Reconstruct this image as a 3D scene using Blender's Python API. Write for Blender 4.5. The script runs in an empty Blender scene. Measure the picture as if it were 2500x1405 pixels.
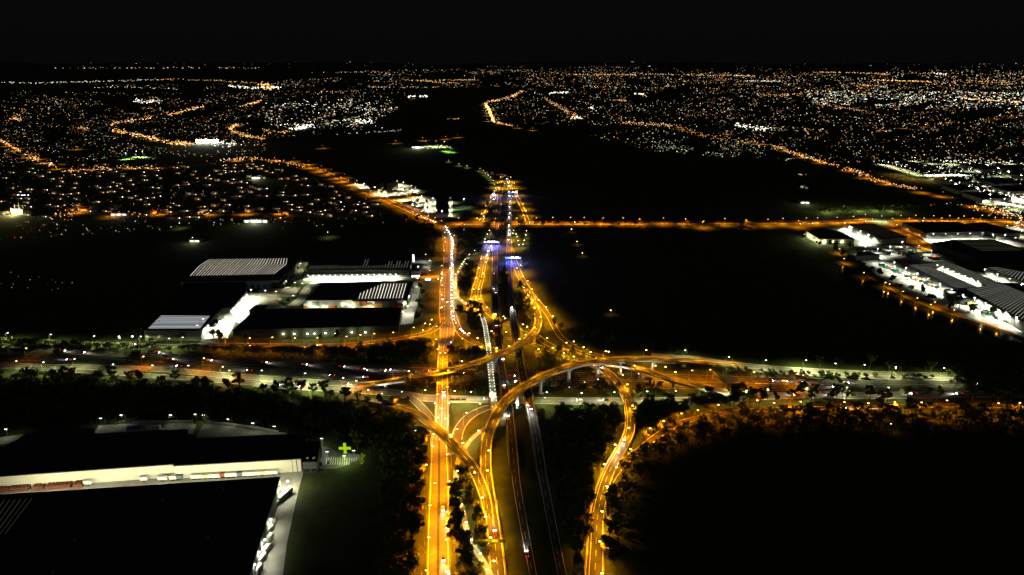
import bpy, math, random
from mathutils import Vector, Matrix, geometry, noise as mnoise
random.seed(11)
S = bpy.context.scene
COL = S.collection
R = math.radians
# ------------------------------------------------------------------ camera
H, F, PITCH = 270.0, 1659.0, R(18.25)
FW = Vector((0, math.cos(PITCH), -math.sin(PITCH))); UP = Vector((0, math.sin(PITCH), math.cos(PITCH)))
CAMP = Vector((0, 0, H))
cam = bpy.data.cameras.new('camera'); cam.lens = F / 2500 * 36; cam.sensor_width = 36
cam.clip_start = 1; cam.clip_end = 200000
co = bpy.data.objects.new('camera', cam); COL.objects.link(co)
co.location = CAMP; co.rotation_euler = (R(90) - PITCH, 0, 0); S.camera = co

def P(x, y, z=0.0):
    """the place at height z that the survey photo shows at x, y"""
    d = FW * F + Vector((1, 0, 0)) * (x - 1250) + UP * (702.5 - y)
    t = (z - H) / d.z if d.z < -1e-6 else 60
    return CAMP + d * min(t, 90)
def proj(v):
    d = v - CAMP; k = F / d.dot(FW)
    return 1250 + d.x * k, 702.5 - d.dot(UP) * k
def mpp(v): return (v - CAMP).dot(FW) / F

ONES = 'first second third fourth fifth sixth seventh eighth ninth tenth eleventh twelfth thirteenth fourteenth fifteenth sixteenth seventeenth eighteenth nineteenth'.split()
TENS = {2: 'twenty', 3: 'thirty', 4: 'forty', 5: 'fifty', 6: 'sixty', 7: 'seventy', 8: 'eighty', 9: 'ninety'}
TENTH = {2: 'twentieth', 3: 'thirtieth', 4: 'fortieth', 5: 'fiftieth', 6: 'sixtieth', 7: 'seventieth', 8: 'eightieth', 9: 'ninetieth'}
def nth(i):
    i += 1
    if i < 20: return ONES[i - 1]
    if i >= 100: return ('hundred-and-' + nth(i - 101)) if i > 100 else 'hundredth'
    t, o = divmod(i, 10)
    return TENTH[t] if o == 0 else TENS[t] + '-' + ONES[o - 1]

# ------------------------------------------------------------------ materials
MATS = {}
def newmat(name):
    m = bpy.data.materials.new(name); m.use_nodes = True; MATS[name] = m
    n = m.node_tree.nodes; n.clear()
    out = n.new('ShaderNodeOutputMaterial')
    return m, n, m.node_tree.links, out
def mat(name, col, rough=.8, var=.25, scale=.5, metal=0.0, col2=None, coord='Object', detail=4, spec=.3):
    if name in MATS: return MATS[name]
    m, n, l, out = newmat(name)
    b = n.new('ShaderNodeBsdfPrincipled'); l.new(b.outputs[0], out.inputs[0])
    b.inputs['Roughness'].default_value = rough; b.inputs['Metallic'].default_value = metal
    b.inputs['Specular IOR Level'].default_value = spec
    tc = n.new('ShaderNodeTexCoord'); no = n.new('ShaderNodeTexNoise'); no.inputs['Scale'].default_value = scale
    no.inputs['Detail'].default_value = detail; no.inputs['Roughness'].default_value = .65
    l.new(tc.outputs[coord], no.inputs['Vector'])
    cr = n.new('ShaderNodeValToRGB'); l.new(no.outputs[0], cr.inputs[0])
    c2 = col2 or [c * (1 + var) for c in col]; c1 = col if col2 else [c * (1 - var) for c in col]
    cr.color_ramp.elements[0].position = .32; cr.color_ramp.elements[1].position = .68
    cr.color_ramp.elements[0].color = (*c1, 1); cr.color_ramp.elements[1].color = (*c2, 1)
    l.new(cr.outputs[0], b.inputs['Base Color'])
    return m
def emat(name, col, s):
    if name in MATS: return MATS[name]
    m, n, l, out = newmat(name)
    e = n.new('ShaderNodeEmission'); e.inputs[0].default_value = (*col, 1); e.inputs[1].default_value = s
    l.new(e.outputs[0], out.inputs[0]); m.cycles.emission_sampling = 'NONE'
    return m
def amat(name):
    """lamp glass whose colour is stored per lamp"""
    m, n, l, out = newmat(name)
    a = n.new('ShaderNodeAttribute'); a.attribute_name = 'lamp'
    e = n.new('ShaderNodeEmission'); l.new(a.outputs['Color'], e.inputs[0]); e.inputs[1].default_value = 1
    l.new(e.outputs[0], out.inputs[0]); m.cycles.emission_sampling = 'NONE'
    return m

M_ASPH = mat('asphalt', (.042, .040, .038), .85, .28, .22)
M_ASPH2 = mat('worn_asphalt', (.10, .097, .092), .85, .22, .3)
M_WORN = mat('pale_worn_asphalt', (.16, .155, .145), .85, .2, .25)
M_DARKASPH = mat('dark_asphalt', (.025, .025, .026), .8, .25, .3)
M_PAINT = mat('road_paint', (.75, .74, .70), .6, .15, 2)
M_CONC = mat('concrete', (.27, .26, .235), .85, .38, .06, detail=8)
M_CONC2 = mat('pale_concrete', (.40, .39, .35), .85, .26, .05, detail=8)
M_GRASS = mat('grass', (.016, .024, .004), .95, col2=(.040, .056, .010), scale=.06)
M_SAND = mat('path_gravel', (.24, .22, .17), .95, .3, .5)
M_ROOF = mat('roof_sheet', (.050, .050, .052), .6, .15, .05)
M_ROOFD = mat('dark_roof_sheet', (.030, .030, .032), .6, .2, .05)
M_WALL = mat('wall_panel', (.50, .49, .44), .7, .08, .05)
M_YARDG = emat('yard_lamp_glass', (1, 1, .85), 3.5)
M_WALLG = mat('grey_wall_panel', (.24, .25, .25), .7, .12, .05)
M_WALLD = mat('dark_wall_panel', (.045, .047, .05), .7, .15, .05)
M_DOOR = mat('roller_door', (.17, .18, .19), .6, .1, .3)
M_STEEL = mat('galvanised_steel', (.30, .31, .31), .5, .1, 1, metal=.3)
M_BARK = mat('bark', (.13, .10, .075), .95, .35, 1.2)
M_LEAF = mat('foliage', (.036, .055, .012), .9, col2=(.110, .135, .036), scale=.33)
M_LEAF2 = mat('olive_foliage', (.050, .052, .014), .9, col2=(.150, .135, .042), scale=.4)
M_TYRE = mat('tyre_rubber', (.02, .02, .02), .9)
M_GLASS = mat('tinted_glass', (.015, .018, .02), .1, spec=.8)
M_PLINTH = mat('plinth_concrete', (.22, .21, .20), .9, .15, .2)
M_SKYL = emat('lit_skylight', (1, .93, .75), 1.15)
M_SKYW = emat('white_lit_skylight', (.92, .96, 1), 1.1)
M_SKYD = emat('dim_skylight', (.75, .72, .5), .30)
M_ORANGE = emat('sodium_lamp_glass', (1, .55, .16), 9)
M_WHITE = emat('white_lamp_glass', (.93, 1, .86), 6)
M_FLOOD = emat('floodlight_glass', (.95, 1, .93), 14)
M_HEAD = emat('headlight_glass', (1, .93, .80), 40)
M_TAIL = emat('tail_light_glass', (1, .03, .02), 2.6)
M_VIO = emat('violet_lamp_glass', (.42, .25, 1), 12)
M_BLUE = emat('blue_lamp_glass', (.1, .15, 1), 10)
M_CYAN = emat('cyan_lamp_glass', (.1, .9, 1), 10)
M_YEL = emat('yellow_green_sign_face', (.55, .85, .01), .72)
M_YELD = emat('dim_yellow_green_face', (.22, .32, .01), .35)
M_WARMW = emat('warm_window', (1, .72, .36), 4.5)
M_COOLW = emat('cool_window', (.85, .95, 1), 5)
M_AMBW = emat('amber_window', (1, .42, .08), 4)
M_SIGNG = mat('sign_panel', (.05, .10, .07), .6)
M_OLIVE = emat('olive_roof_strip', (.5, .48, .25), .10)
M_CITY = amat('city_lamp_glass')

# ------------------------------------------------------------------ mesh builder
class MB:
    def __init__(s): s.v = []; s.f = []; s.m = []
    def face(s, pts, m=0):
        b = len(s.v); s.v += [tuple(p) for p in pts]; s.f.append(tuple(range(b, b + len(pts)))); s.m.append(m)
    def box(s, c, d, rz=0.0, m=0):
        c = Vector(c); cz, sn = math.cos(rz), math.sin(rz); b = len(s.v)
        for z in (-.5, .5):
            for x, y in ((-.5, -.5), (.5, -.5), (.5, .5), (-.5, .5)):
                X, Y = x * d[0], y * d[1]
                s.v.append((c.x + X * cz - Y * sn, c.y + X * sn + Y * cz, c.z + z * d[2]))
        for q in ((0, 3, 2, 1), (4, 5, 6, 7), (0, 1, 5, 4), (1, 2, 6, 5), (2, 3, 7, 6), (3, 0, 4, 7)):
            s.f.append(tuple(b + i for i in q)); s.m.append(m)
    def prism(s, poly, z0, z1, mt=0, ms=0, top=True, bottom=False, sides=True):
        n = len(poly); a = sum(poly[i][0] * poly[(i + 1) % n][1] - poly[(i + 1) % n][0] * poly[i][1] for i in range(n))
        if a < 0: poly = poly[::-1]
        b = len(s.v)
        s.v += [(p[0], p[1], z0) for p in poly] + [(p[0], p[1], z1) for p in poly]
        if sides:
            for i in range(n):
                j = (i + 1) % n; s.f.append((b + i, b + j, b + n + j, b + n + i)); s.m.append(ms)
        if top:
            for t in geometry.tessellate_polygon([[Vector((p[0], p[1], 0)) for p in poly]]):
                p0, p1, p2 = (poly[i] for i in t)
                cr = (p1[0] - p0[0]) * (p2[1] - p0[1]) - (p1[1] - p0[1]) * (p2[0] - p0[0])
                t = t if cr > 0 else t[::-1]
                s.f.append(tuple(b + n + i for i in t)); s.m.append(mt)
    def tube(s, a, b_, r0, r1, n=6, m=0):
        a = Vector(a); b_ = Vector(b_); d = (b_ - a).normalized()
        u = d.orthogonal().normalized(); w = d.cross(u); b = len(s.v)
        for p, r in ((a, r0), (b_, r1)):
            for i in range(n):
                t = 2 * math.pi * i / n; s.v.append(tuple(p + u * (r * math.cos(t)) + w * (r * math.sin(t))))
        for i in range(n):
            j = (i + 1) % n; s.f.append((b + i, b + j, b + n + j, b + n + i)); s.m.append(m)
        s.f.append(tuple(b + n + i for i in range(n))); s.m.append(m)
    def build(s, name, mats, parent=None, smooth=False):
        me = bpy.data.meshes.new(name); me.from_pydata(s.v, [], s.f)
        for mm in (mats if isinstance(mats, (list, tuple)) else [mats]): me.materials.append(mm)
        if any(s.m): me.polygons.foreach_set('material_index', s.m)
        if smooth: me.polygons.foreach_set('use_smooth', [True] * len(s.f))
        me.update()
        o = bpy.data.objects.new(name, me); COL.objects.link(o)
        if parent: o.parent = parent
        return o
def tag(o, label=None, cat=None, group=None, kind=None):
    if label: o['label'] = label
    if cat: o['category'] = cat
    if group: o['group'] = group
    if kind: o['kind'] = kind
    return o
def empty(name, loc, rz=0):
    o = bpy.data.objects.new(name, None); COL.objects.link(o); o.location = loc; o.rotation_euler = (0, 0, rz); return o
def copy_tree(o, parent=None):
    c = o.copy(); COL.objects.link(c); c.parent = parent
    for ch in list(o.children): copy_tree(ch, c)
    return c

# ------------------------------------------------------------------ lights
LD = {}
def light_data(key, typ, col, power, radius=.3, size=165, blend=.9):
    if key in LD: return LD[key]
    d = bpy.data.lights.new(key, typ); d.color = col; d.energy = power
    d.shadow_soft_size = radius
    if typ == 'SPOT': d.spot_size = R(size); d.spot_blend = blend
    LD[key] = d; return d
def light(d, loc, parent=None, rot=(0, 0, 0), name='lamp_light'):
    o = bpy.data.objects.new(name, d); COL.objects.link(o); o.location = loc; o.rotation_euler = rot
    if parent: o.parent = parent
    return o
C_SOD = (1, .275, .001); C_AMB = (1, .355, .004); C_WHT = (.97, 1, .40); C_CW = (1, 1, .74); C_YG = (.9, .95, .30)

# ------------------------------------------------------------------ roads
ROADS = {}
def catmull(pts, step):
    out = []
    n = len(pts)
    for i in range(n - 1):
        p0, p1, p2, p3 = pts[max(i - 1, 0)], pts[i], pts[i + 1], pts[min(i + 2, n - 1)]
        d = math.hypot(p2[0] - p1[0], p2[1] - p1[1]); k = max(1, int(d / step))
        for j in range(k):
            t = j / k; t2 = t * t; t3 = t2 * t
            out.append([.5 * ((2 * p1[c]) + (-p0[c] + p2[c]) * t + (2 * p0[c] - 5 * p1[c] + 4 * p2[c] - p3[c]) * t2 + (-p0[c] + 3 * p1[c] - 3 * p2[c] + p3[c]) * t3) for c in range(4)])
    out.append(list(pts[-1])); return out
def centre(pts):
    w = []
    for p in pts:
        if len(p) == 5:                # two edges on one row: xl, xr, y, z, 'e'
            a, b = P(p[0], p[2], p[3]), P(p[1], p[2], p[3]); c = (a + b) / 2; w.append((c.x, c.y, p[3], (b - a).length))
        else:
            c = P(p[0], p[1], p[2]); w.append((c.x, c.y, p[2], p[3]))
    return w
def samples(key, pts, step=6):
    s = catmull(centre(pts), step); fr = []
    for i, q in enumerate(s):
        a = s[max(i - 1, 0)]; b = s[min(i + 1, len(s) - 1)]
        t = Vector((b[0] - a[0], b[1] - a[1], 0)).normalized(); nrm = Vector((-t.y, t.x, 0))
        fr.append((Vector(q[:3]), t, nrm, q[3]))
    ROADS[key] = [(proj(f[0]), f) for f in fr]
    return fr
def strip(mb, fr, o0, o1, z, m):
    """a band between two sideways offsets (fractions of the half width or metres) along the samples"""
    for i in range(len(fr) - 1):
        (c, t, n, w), (c2, t2, n2, w2) = fr[i], fr[i + 1]
        f = lambda o, ww: o(ww)
        a, b = c + n * o0(w), c + n * o1(w); d, e = c2 + n2 * o0(w2), c2 + n2 * o1(w2)
        mb.face([(a.x, a.y, c.z + z), (d.x, d.y, c2.z + z), (e.x, e.y, c2.z + z), (b.x, b.y, c.z + z)][::-1] if o0(w) < o1(w) else
                [(a.x, a.y, c.z + z), (d.x, d.y, c2.z + z), (e.x, e.y, c2.z + z), (b.x, b.y, c.z + z)], m)
def lines_on(mb, fr, lines, zo, lw=.30):
    for fx, kind in lines:
        if kind == 'solid':
            strip(mb, fr, lambda w, fx=fx: fx * w / 2 - lw / 2, lambda w, fx=fx: fx * w / 2 + lw / 2, zo, 1)
        elif kind == 'median':
            strip(mb, fr, lambda w, fx=fx: fx * w / 2 - .8, lambda w, fx=fx: fx * w / 2 + .8, zo, 2)
        else:
            for i in range(0, len(fr) - 1, 2):
                strip(mb, fr[i:i + 2], lambda w, fx=fx: fx * w / 2 - lw * .27, lambda w, fx=fx: fx * w / 2 + lw * .27, zo, 1)
ZI = [0.0]
def road(key, pts, lines=((-.86, 'solid'), (.86, 'solid')), mt=None, name='road', label='', cat='road', step=6, lw=.30):
    fr = samples(key, pts, step); ZI[0] += .012
    mb = MB(); strip(mb, fr, lambda w: -w / 2, lambda w: w / 2, .06 + ZI[0], 0)
    lines_on(mb, fr, lines, .09 + ZI[0] + .02, lw)
    o = mb.build(name, [mt or M_ASPH, M_PAINT, M_GRASS])
    tag(o, label, cat, None, 'structure'); return o
def bridge(key, pts, piers=(), lines=((-.82, 'solid'), (.82, 'solid'), (0, 'dash')), label='', cat='bridge', name='flyover_bridge', mt=None, th=1.6, pier_w=2.6, barrier=.95, step=5, glow=None):
    fr = samples(key, pts, step)
    root = empty(name, fr[0][0]); off = -fr[0][0]
    tag(root, label, cat, 'road bridges of the interchange')
    def q(v, z): return (v.x + off.x, v.y + off.y, z + off.z)
    mb = MB(); bot = [min(c.z - .15, c.z - th) if c.z > 4 else -.3 for c, *_ in fr]
    for i in range(len(fr) - 1):
        (c, t, n, w), (c2, t2, n2, w2) = fr[i], fr[i + 1]
        l0, r0, l1, r1 = c + n * w / 2, c - n * w / 2, c2 + n2 * w2 / 2, c2 - n2 * w2 / 2
        k = .62 if c.z > 4 else 1; k2 = .62 if c2.z > 4 else 1
        L0, R0, L1, R1 = c + n * w / 2 * k, c - n * w / 2 * k, c2 + n2 * w2 / 2 * k2, c2 - n2 * w2 / 2 * k2
        mb.face([q(r0, c.z), q(r1, c2.z), q(l1, c2.z), q(l0, c.z)], 0)
        e0, e1 = c.z - .45, c2.z - .45
        mb.face([q(l0, c.z), q(l1, c2.z), q(l1, e1), q(l0, e0)], 3); mb.face([q(r0, c.z), q(r0, e0), q(r1, e1), q(r1, c2.z)], 3)
        mb.face([q(l0, e0), q(l1, e1), q(L1, bot[i + 1]), q(L0, bot[i])], 3); mb.face([q(r0, e0), q(R0, bot[i]), q(R1, bot[i + 1]), q(r1, e1)], 3)
        if c.z > 4: mb.face([q(R0, bot[i]), q(L0, bot[i]), q(L1, bot[i + 1]), q(R1, bot[i + 1])], 3)
    f2 = [(c + off, t, n, w) for c, t, n, w in fr]
    lines_on(mb, f2, lines, .03, .26)
    mb.build('deck', [mt or M_ASPH, M_PAINT, M_GRASS, M_CONC], root)
    for sgn in (-1, 1):
        pb = MB()
        for i in range(len(fr) - 1):
            (c, t, n, w), (c2, t2, n2, w2) = fr[i], fr[i + 1]
            a, b = c + n * (sgn * (w / 2 - .02)), c2 + n2 * (sgn * (w2 / 2 - .02)); a2, b2 = c + n * (sgn * (w / 2 - .34)), c2 + n2 * (sgn * (w2 / 2 - .34))
            z, z2 = c.z, c2.z
            for quad in ([q(a, z - .1), q(b, z2 - .1), q(b, z2 + barrier), q(a, z + barrier)], [q(a, z + barrier), q(b, z2 + barrier), q(b2, z2 + barrier), q(a2, z + barrier)], [q(a2, z + .02), q(a2, z + barrier), q(b2, z2 + barrier), q(b2, z2 + .02)]):
                pb.face(quad if sgn < 0 else quad[::-1], 0)
        pb.build('parapet', M_CONC, root)
    if glow:  # made-up posts with spots, added to light the flyover decks
        acc, sd = glow[0] * .5, 1
        for i in range(1, len(fr)):
            acc += (fr[i][0] - fr[i - 1][0]).length
            if acc < glow[0]: continue
            acc = 0; sd = -sd; c, t, n, w = fr[i]; e = c + n * (sd * (w / 2 - .2)) + off; a = math.atan2(-n.y * sd, -n.x * sd)
            lb = MB(); lb.tube(e, e + Vector((0, 0, 5.5)), .07, .05, 5); lb.box((e.x + math.cos(a) * .5, e.y + math.sin(a) * .5, e.z + 5.5), (1.1, .22, .12), a); lb.build('lamp_post', M_STEEL, root)
            light(light_data('deck%d' % glow[1], 'SPOT', glow[2], glow[1], .2, 150, .5), (e.x + math.cos(a) * .9, e.y + math.sin(a) * .9, e.z + 5.3), root)
    for px, py in piers:
        best = min(ROADS[key], key=lambda s: (s[0][0] - px) ** 2 + (s[0][1] - py) ** 2)[1]
        c, t, n, w = best
        if c.z < 4: continue
        a = math.atan2(n.y, n.x); zt = c.z - th
        pm = MB(); pm.box((c.x + off.x, c.y + off.y, (zt - 1.2) / 2 + off.z), (pier_w, 1.4, zt - 1.2), a)
        pm.box((c.x + off.x, c.y + off.y, zt - .6 + off.z), (min(w * .75, 7.5), 1.7, 1.3), a)
        pm.box((c.x + off.x, c.y + off.y, .35 + off.z), (pier_w + 2.2, 3.4, .9), a)
        pm.build('pier', M_CONC, root)
    return root
def near(key, px, py):
    return min(ROADS[key], key=lambda s: (s[0][0] - px) ** 2 + (s[0][1] - py) ** 2)[1]
def E(xl, xr, y, z=0): return (xl, xr, y, z, 'e')
def W(pts, w, z=0): return [(x, y, z, w) for x, y in pts]
# ================================================================== SETTING
def sheet(name, quads, m, label, cat, z=0.0):
    mb = MB(); mb.face(quads); return tag(mb.build(name, m), label, cat, None, 'structure')
gm = MB(); NX = 24
ys = [-600, 0, 200, 400, 700, 1000, 1500, 2500, 4000, 7000, 12000, 20000, 34000]
for j in range(len(ys) - 1):
    for i in range(NX):
        x = lambda k, y: (k / NX - .5) * 2 * max(900, 1.15 * abs(y) + 900)
        gm.face([(x(i, ys[j]), ys[j], 0), (x(i + 1, ys[j]), ys[j], 0), (x(i + 1, ys[j + 1]), ys[j + 1], 0), (x(i, ys[j + 1]), ys[j + 1], 0)])
tag(gm.build('ground', M_GRASS), 'dark grassy plain reaching to the horizon under a night sky', 'ground', None, 'structure')
def hill_z(x, y):
    d = math.hypot(x, y); k = max(0, min(1, (d - 27000) / 11000))
    return -3 + k * (170 + 260 * mnoise.noise((x / 9000, y / 9000, 3.1)) + 90 * mnoise.noise((x / 2600, y / 2600, 1.7))) + 60 * k * k
hm = MB(); NA, NRr = 120, 14
for j in range(NRr):
    for i in range(NA):
        q = []
        for a, b in ((i, j), (i + 1, j), (i + 1, j + 1), (i, j + 1)):
            th = R(-50 + 100 * a / NA); rr = 25000 + 35000 * (b / NRr) ** 1.3; X, Y = rr * math.sin(th), rr * math.cos(th)
            q.append((X, Y, hill_z(X, Y) if b else -5))
        hm.face(q)
tag(hm.build('hills', mat('hill_scrub', (.02, .026, .014), .95, .3, .0005), smooth=True), 'low dark hills along the far horizon with a few scattered lights', 'hills', None, 'structure')

SO, DA = 'solid', 'dash'
BASEX = 0
# straight trunk road, near part, overpass and far part
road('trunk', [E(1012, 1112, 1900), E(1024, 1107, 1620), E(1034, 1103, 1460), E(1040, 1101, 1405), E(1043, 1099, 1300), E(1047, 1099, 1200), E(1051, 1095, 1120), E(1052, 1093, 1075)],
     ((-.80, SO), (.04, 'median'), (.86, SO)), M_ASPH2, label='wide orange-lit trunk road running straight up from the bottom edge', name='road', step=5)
bridge('overpass', [E(1052, 1093, 1075, 0), E(1060, 1095, 1040, 3), E(1063, 1096, 1000, 6.5), E(1065, 1095, 960, 8), E(1066, 1094, 920, 8), E(1068, 1094, 880, 7.5), E(1070, 1096, 850, 5), E(1073, 1108, 825, 2.5), E(1073, 1112, 800, .4)],
       [(1080, 1000), (1080, 955), (1080, 925), (1080, 893)], ((-.82, SO), (-.42, DA), (0, SO), (.42, DA), (.82, SO)),
       label='orange-lit trunk road overpass crossing above the sunken motorway', name='road_overpass', mt=M_ASPH2, pier_w=9)
road('trunk2', [E(1073, 1112, 800), E(1070, 1111, 760), E(1071, 1111, 740), E(1072, 1111, 700), E(1079, 1109, 660), E(1082, 1108, 620), E(1080, 1110, 590), E(1077, 1106, 568), E(1070, 1096, 552)],
     ((-.84, SO), (-.42, DA), (.02, 'median'), (.30, DA), (.60, DA), (.84, SO)), label='upper trunk road with queueing headlights beyond the overpass')
road('mallroad', W([(1090, 548), (1060, 540), (1030, 528), (1000, 514), (970, 501), (940, 488), (905, 473), (880, 461), (850, 447), (810, 430), (770, 412), (740, 402), (700, 394), (640, 384)], 17),
     ((-.8, SO), (0, DA), (.8, SO)), label='orange road passing the bright shopping centre toward the suburb', step=14, lw=.8)
road('malllink', W([(905, 473), (930, 486), (965, 484), (1000, 479), (1035, 472)], 11), ((0, DA),), M_ASPH2, label='orange-lit link road running between the two bright car parks', step=12, lw=.6)
road('cross', W([(1090, 546), (1200, 545), (1296, 545.5), (1450, 545), (1600, 544.5), (1860, 543), (2056, 542), (2155, 537), (2318, 537.5), (2433, 539), (2520, 545)], 26),
     ((-.85, SO), (-.45, DA), (0, 'median'), (.45, DA), (.85, SO)), M_ASPH2, label='long level orange-lit cross road beyond the dark fields', step=14, lw=.9)
road('crossw', W([(1080, 546), (1004, 539), (932, 535), (860, 534), (800, 531), (600, 527), (420, 524), (300, 527), (200, 521), (100, 529)], 16),
     ((0, DA),), label='tree-hidden orange road continuing the cross road', step=20, lw=.8)
# motorway carriageways running across the picture
road('mwa', W([(-60, 851), (0, 854), (150, 858), (400, 870), (512, 878), (645, 886), (743, 891), (850, 898), (1000, 905), (1100, 909), (1250, 914), (1400, 918), (1550, 921), (1700, 924), (1850, 929), (2000, 933), (2200, 937), (2560, 938)], 15),
     ((-.86, SO), (-.3, DA), (.3, DA), (.86, SO)), M_DARKASPH, lw=.2, label='upper carriageway of the dark sunken motorway crossing the picture')
road('mwb', W([(-60, 868), (0, 870), (168, 879), (437, 895), (609, 906), (811, 917), (893, 921), (1080, 927), (1250, 932), (1400, 937), (1550, 940), (1700, 943), (1900, 946), (2100, 948), (2560, 950)], 15),
     ((-.86, SO), (-.3, DA), (.3, DA), (.86, SO)), M_DARKASPH, lw=.2, label='lower carriageway of the dark sunken motorway crossing the picture')
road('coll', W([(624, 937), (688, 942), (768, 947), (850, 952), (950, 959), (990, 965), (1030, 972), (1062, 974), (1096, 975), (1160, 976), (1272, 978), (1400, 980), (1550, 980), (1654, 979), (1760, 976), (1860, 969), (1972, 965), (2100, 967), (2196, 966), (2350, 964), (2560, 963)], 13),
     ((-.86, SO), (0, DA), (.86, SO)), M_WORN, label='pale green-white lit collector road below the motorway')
road('ramplink', W([(-60, 887), (0, 891), (70, 895), (200, 897), (400, 903), (480, 911), (544, 917), (640, 924), (752, 932), (815, 936), (872, 940)], 11),
     ((-.86, SO), (0, DA), (.86, SO)), M_WORN, label='ramp beside the motorway climbing to the curved flyover')
road('rampspur', W([(-60, 892), (0, 896), (60, 899), (110, 901), (190, 906), (300, 913), (420, 922), (520, 929), (624, 937)], 9), ((-.8, SO), (.8, SO)), M_ASPH2, label='narrow slip lane half hidden by the dark tree belt')
road('service', W([(90, 838), (230, 840), (330, 843), (430, 845), (536, 842), (608, 843), (704, 844), (780, 844), (830, 843), (894, 838), (958, 830), (1006, 821), (1046, 812), (1062, 803), (1074, 790)], 9),
     ((-.8, SO), (.8, SO)), label='orange service road curving up from the depots to the trunk road')
# flyovers
bridge('flya', [(872, 940, 2, 8.5), (910, 938, 4.5, 8.5), (958, 931, 7.5, 9), (1006, 923, 11, 9), (1054, 914, 14, 9), (1080, 908.5, 14.8, 9.2), (1128, 898, 15, 9.5), (1176, 883, 15, 9.5), (1208, 871, 15, 9.5), (1240, 857, 15, 9.5), (1264, 845, 14.5, 9.3), (1288, 829, 13.5, 9), (1304, 813, 12, 8.7), (1312, 798, 10.5, 8.2), (1314.5, 781, 8, 7.8), (1311, 764, 5, 7.6), (1306, 748, 2.5, 7.6), (1299, 733, .6, 7.6)],
       [(935, 935), (1162, 888), (1208, 871), (1265, 845), (1305, 813)], glow=(13, 11000, C_AMB), label='curved flyover rising over the trunk road and hooking upward past the twin viaducts')
bridge('flyc', [(1240, 1900, .3, 9.5), (1225, 1600, .3, 9.5), (1217, 1450, .3, 9.5), (1216, 1405, .3, 9.5), (1206, 1300, .3, 9), (1197, 1230, .3, 8.4), (1191, 1190, .5, 8.4), (1186, 1145, 2, 8.2), (1187, 1090, 5, 8.2), (1193, 1057, 8, 8.5), (1206.5, 1024, 11, 9), (1221, 998, 13, 9.2), (1240, 975, 14, 9.5), (1264, 955.6, 14.8, 9.5), (1288, 939.6, 15, 9.8), (1320, 922.5, 15, 9.8), (1350, 909.7, 15, 9.8), (1390, 896, 15, 9.8), (1430, 887, 15, 9.8), (1478, 880.5, 15, 9.8), (1542, 877, 13.5, 9.8), (1606, 877.6, 10, 9.8), (1670, 881.6, 6, 9.8), (1750, 889, 2, 10), (1800, 896, .5, 10)],
       [(1232, 985), (1261, 958), (1325, 921), (1387, 897), (1458, 882.5), (1516, 878), (1592, 877)], glow=(13, 11000, C_AMB), label='longest flyover, sweeping in a big arc above the viaducts and motorway')
bridge('flyb', [(905, 978, 1, 8), (950, 988, 4, 8), (990, 1000, 7.5, 8.3), (1015, 1011.5, 9, 8.5), (1044, 1032, 10, 8.5), (1073, 1055, 10, 8.5), (1102, 1081, 9.5, 8.5), (1130.5, 1112, 7.5, 8.3), (1151, 1138, 5, 8.1), (1168, 1170, 2.4, 8), (1184, 1213, .6, 7.6), (1193, 1255, .3, 6), (1199, 1290, .2, 4.5)],
       [(1044, 1032), (1106, 1085), (1018, 1013)], glow=(13, 11000, C_AMB), label='short flyover cutting diagonally over the lower trunk road')
bridge('flyd', [(1369, 855, 1, 8.6), (1417, 870, 4, 8.6), (1446, 881.5, 6, 8.6), (1486, 889, 7, 8.6), (1526, 893, 7.5, 8.8), (1566, 903, 8, 9), (1610, 917, 8, 9), (1646, 929, 8, 9), (1700, 942, 7, 9), (1735, 951, 6, 9), (1764, 957, 4.5, 8.6), (1812, 966, 2, 8.4), (1850, 973, .5, 8)],
       [(1568, 905), (1650, 932), (1738, 952)], glow=(13, 11000, C_AMB), label='straight low flyover slanting down over the motorway to the collector road')
bridge('flye', [(1452, 1900, .3, 11), (1450, 1600, .3, 11), (1450, 1450, .3, 11), (1450, 1405, .3, 11), (1453, 1343, .3, 10.5), (1455, 1282, .3, 10), (1462, 1231, .3, 9.6), (1476, 1177, .4, 9), (1492, 1140, .6, 8.6), (1509, 1110, 1.2, 8.4), (1526, 1080, 2, 8.3), (1536.5, 1052.6, 3, 8.3), (1538, 1019, 4.5, 8.3), (1533.5, 986, 6.5, 8.4), (1524.5, 961, 7.5, 8.4), (1507, 935, 8, 8.6), (1488, 914, 8, 8.6), (1470, 901, 8, 8.6), (1452, 891, 7, 8.2), (1432, 879, 5, 7.6), (1400, 868, 2, 7)],
       [(1492, 918), (1456, 893), (1524, 960)], ((-.84, SO), (-.1, DA), (.5, SO), (.84, SO)), glow=(16, 9500, C_AMB), label='hooked ramp rising from the bottom edge and curving under the longest flyover', cat='bridge')
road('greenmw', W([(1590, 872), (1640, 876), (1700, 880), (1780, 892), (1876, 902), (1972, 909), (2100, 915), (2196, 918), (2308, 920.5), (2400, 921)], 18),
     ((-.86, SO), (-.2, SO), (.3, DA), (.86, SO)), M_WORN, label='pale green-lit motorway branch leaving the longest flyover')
road('farorange', W([(2436, 922), (2480, 923), (2560, 924)], 10), (), label='short orange-lit road end beyond the dark tree belt')
road('ramp_f', W([(1458, 1290), (1470, 1225), (1486, 1180), (1507, 1148), (1532, 1122), (1562, 1100), (1590, 1076), (1625, 1052), (1660, 1034), (1698, 1023), (1764, 1011), (1834, 1004), (1900, 1000), (2000, 998), (2100, 997), (2180, 993), (2320, 991), (2480, 994), (2560, 996)], 7),
     ((-.8, SO), (.8, SO)), label='orange ramp hidden among trees joining the hooked ramp', name='road')
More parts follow.
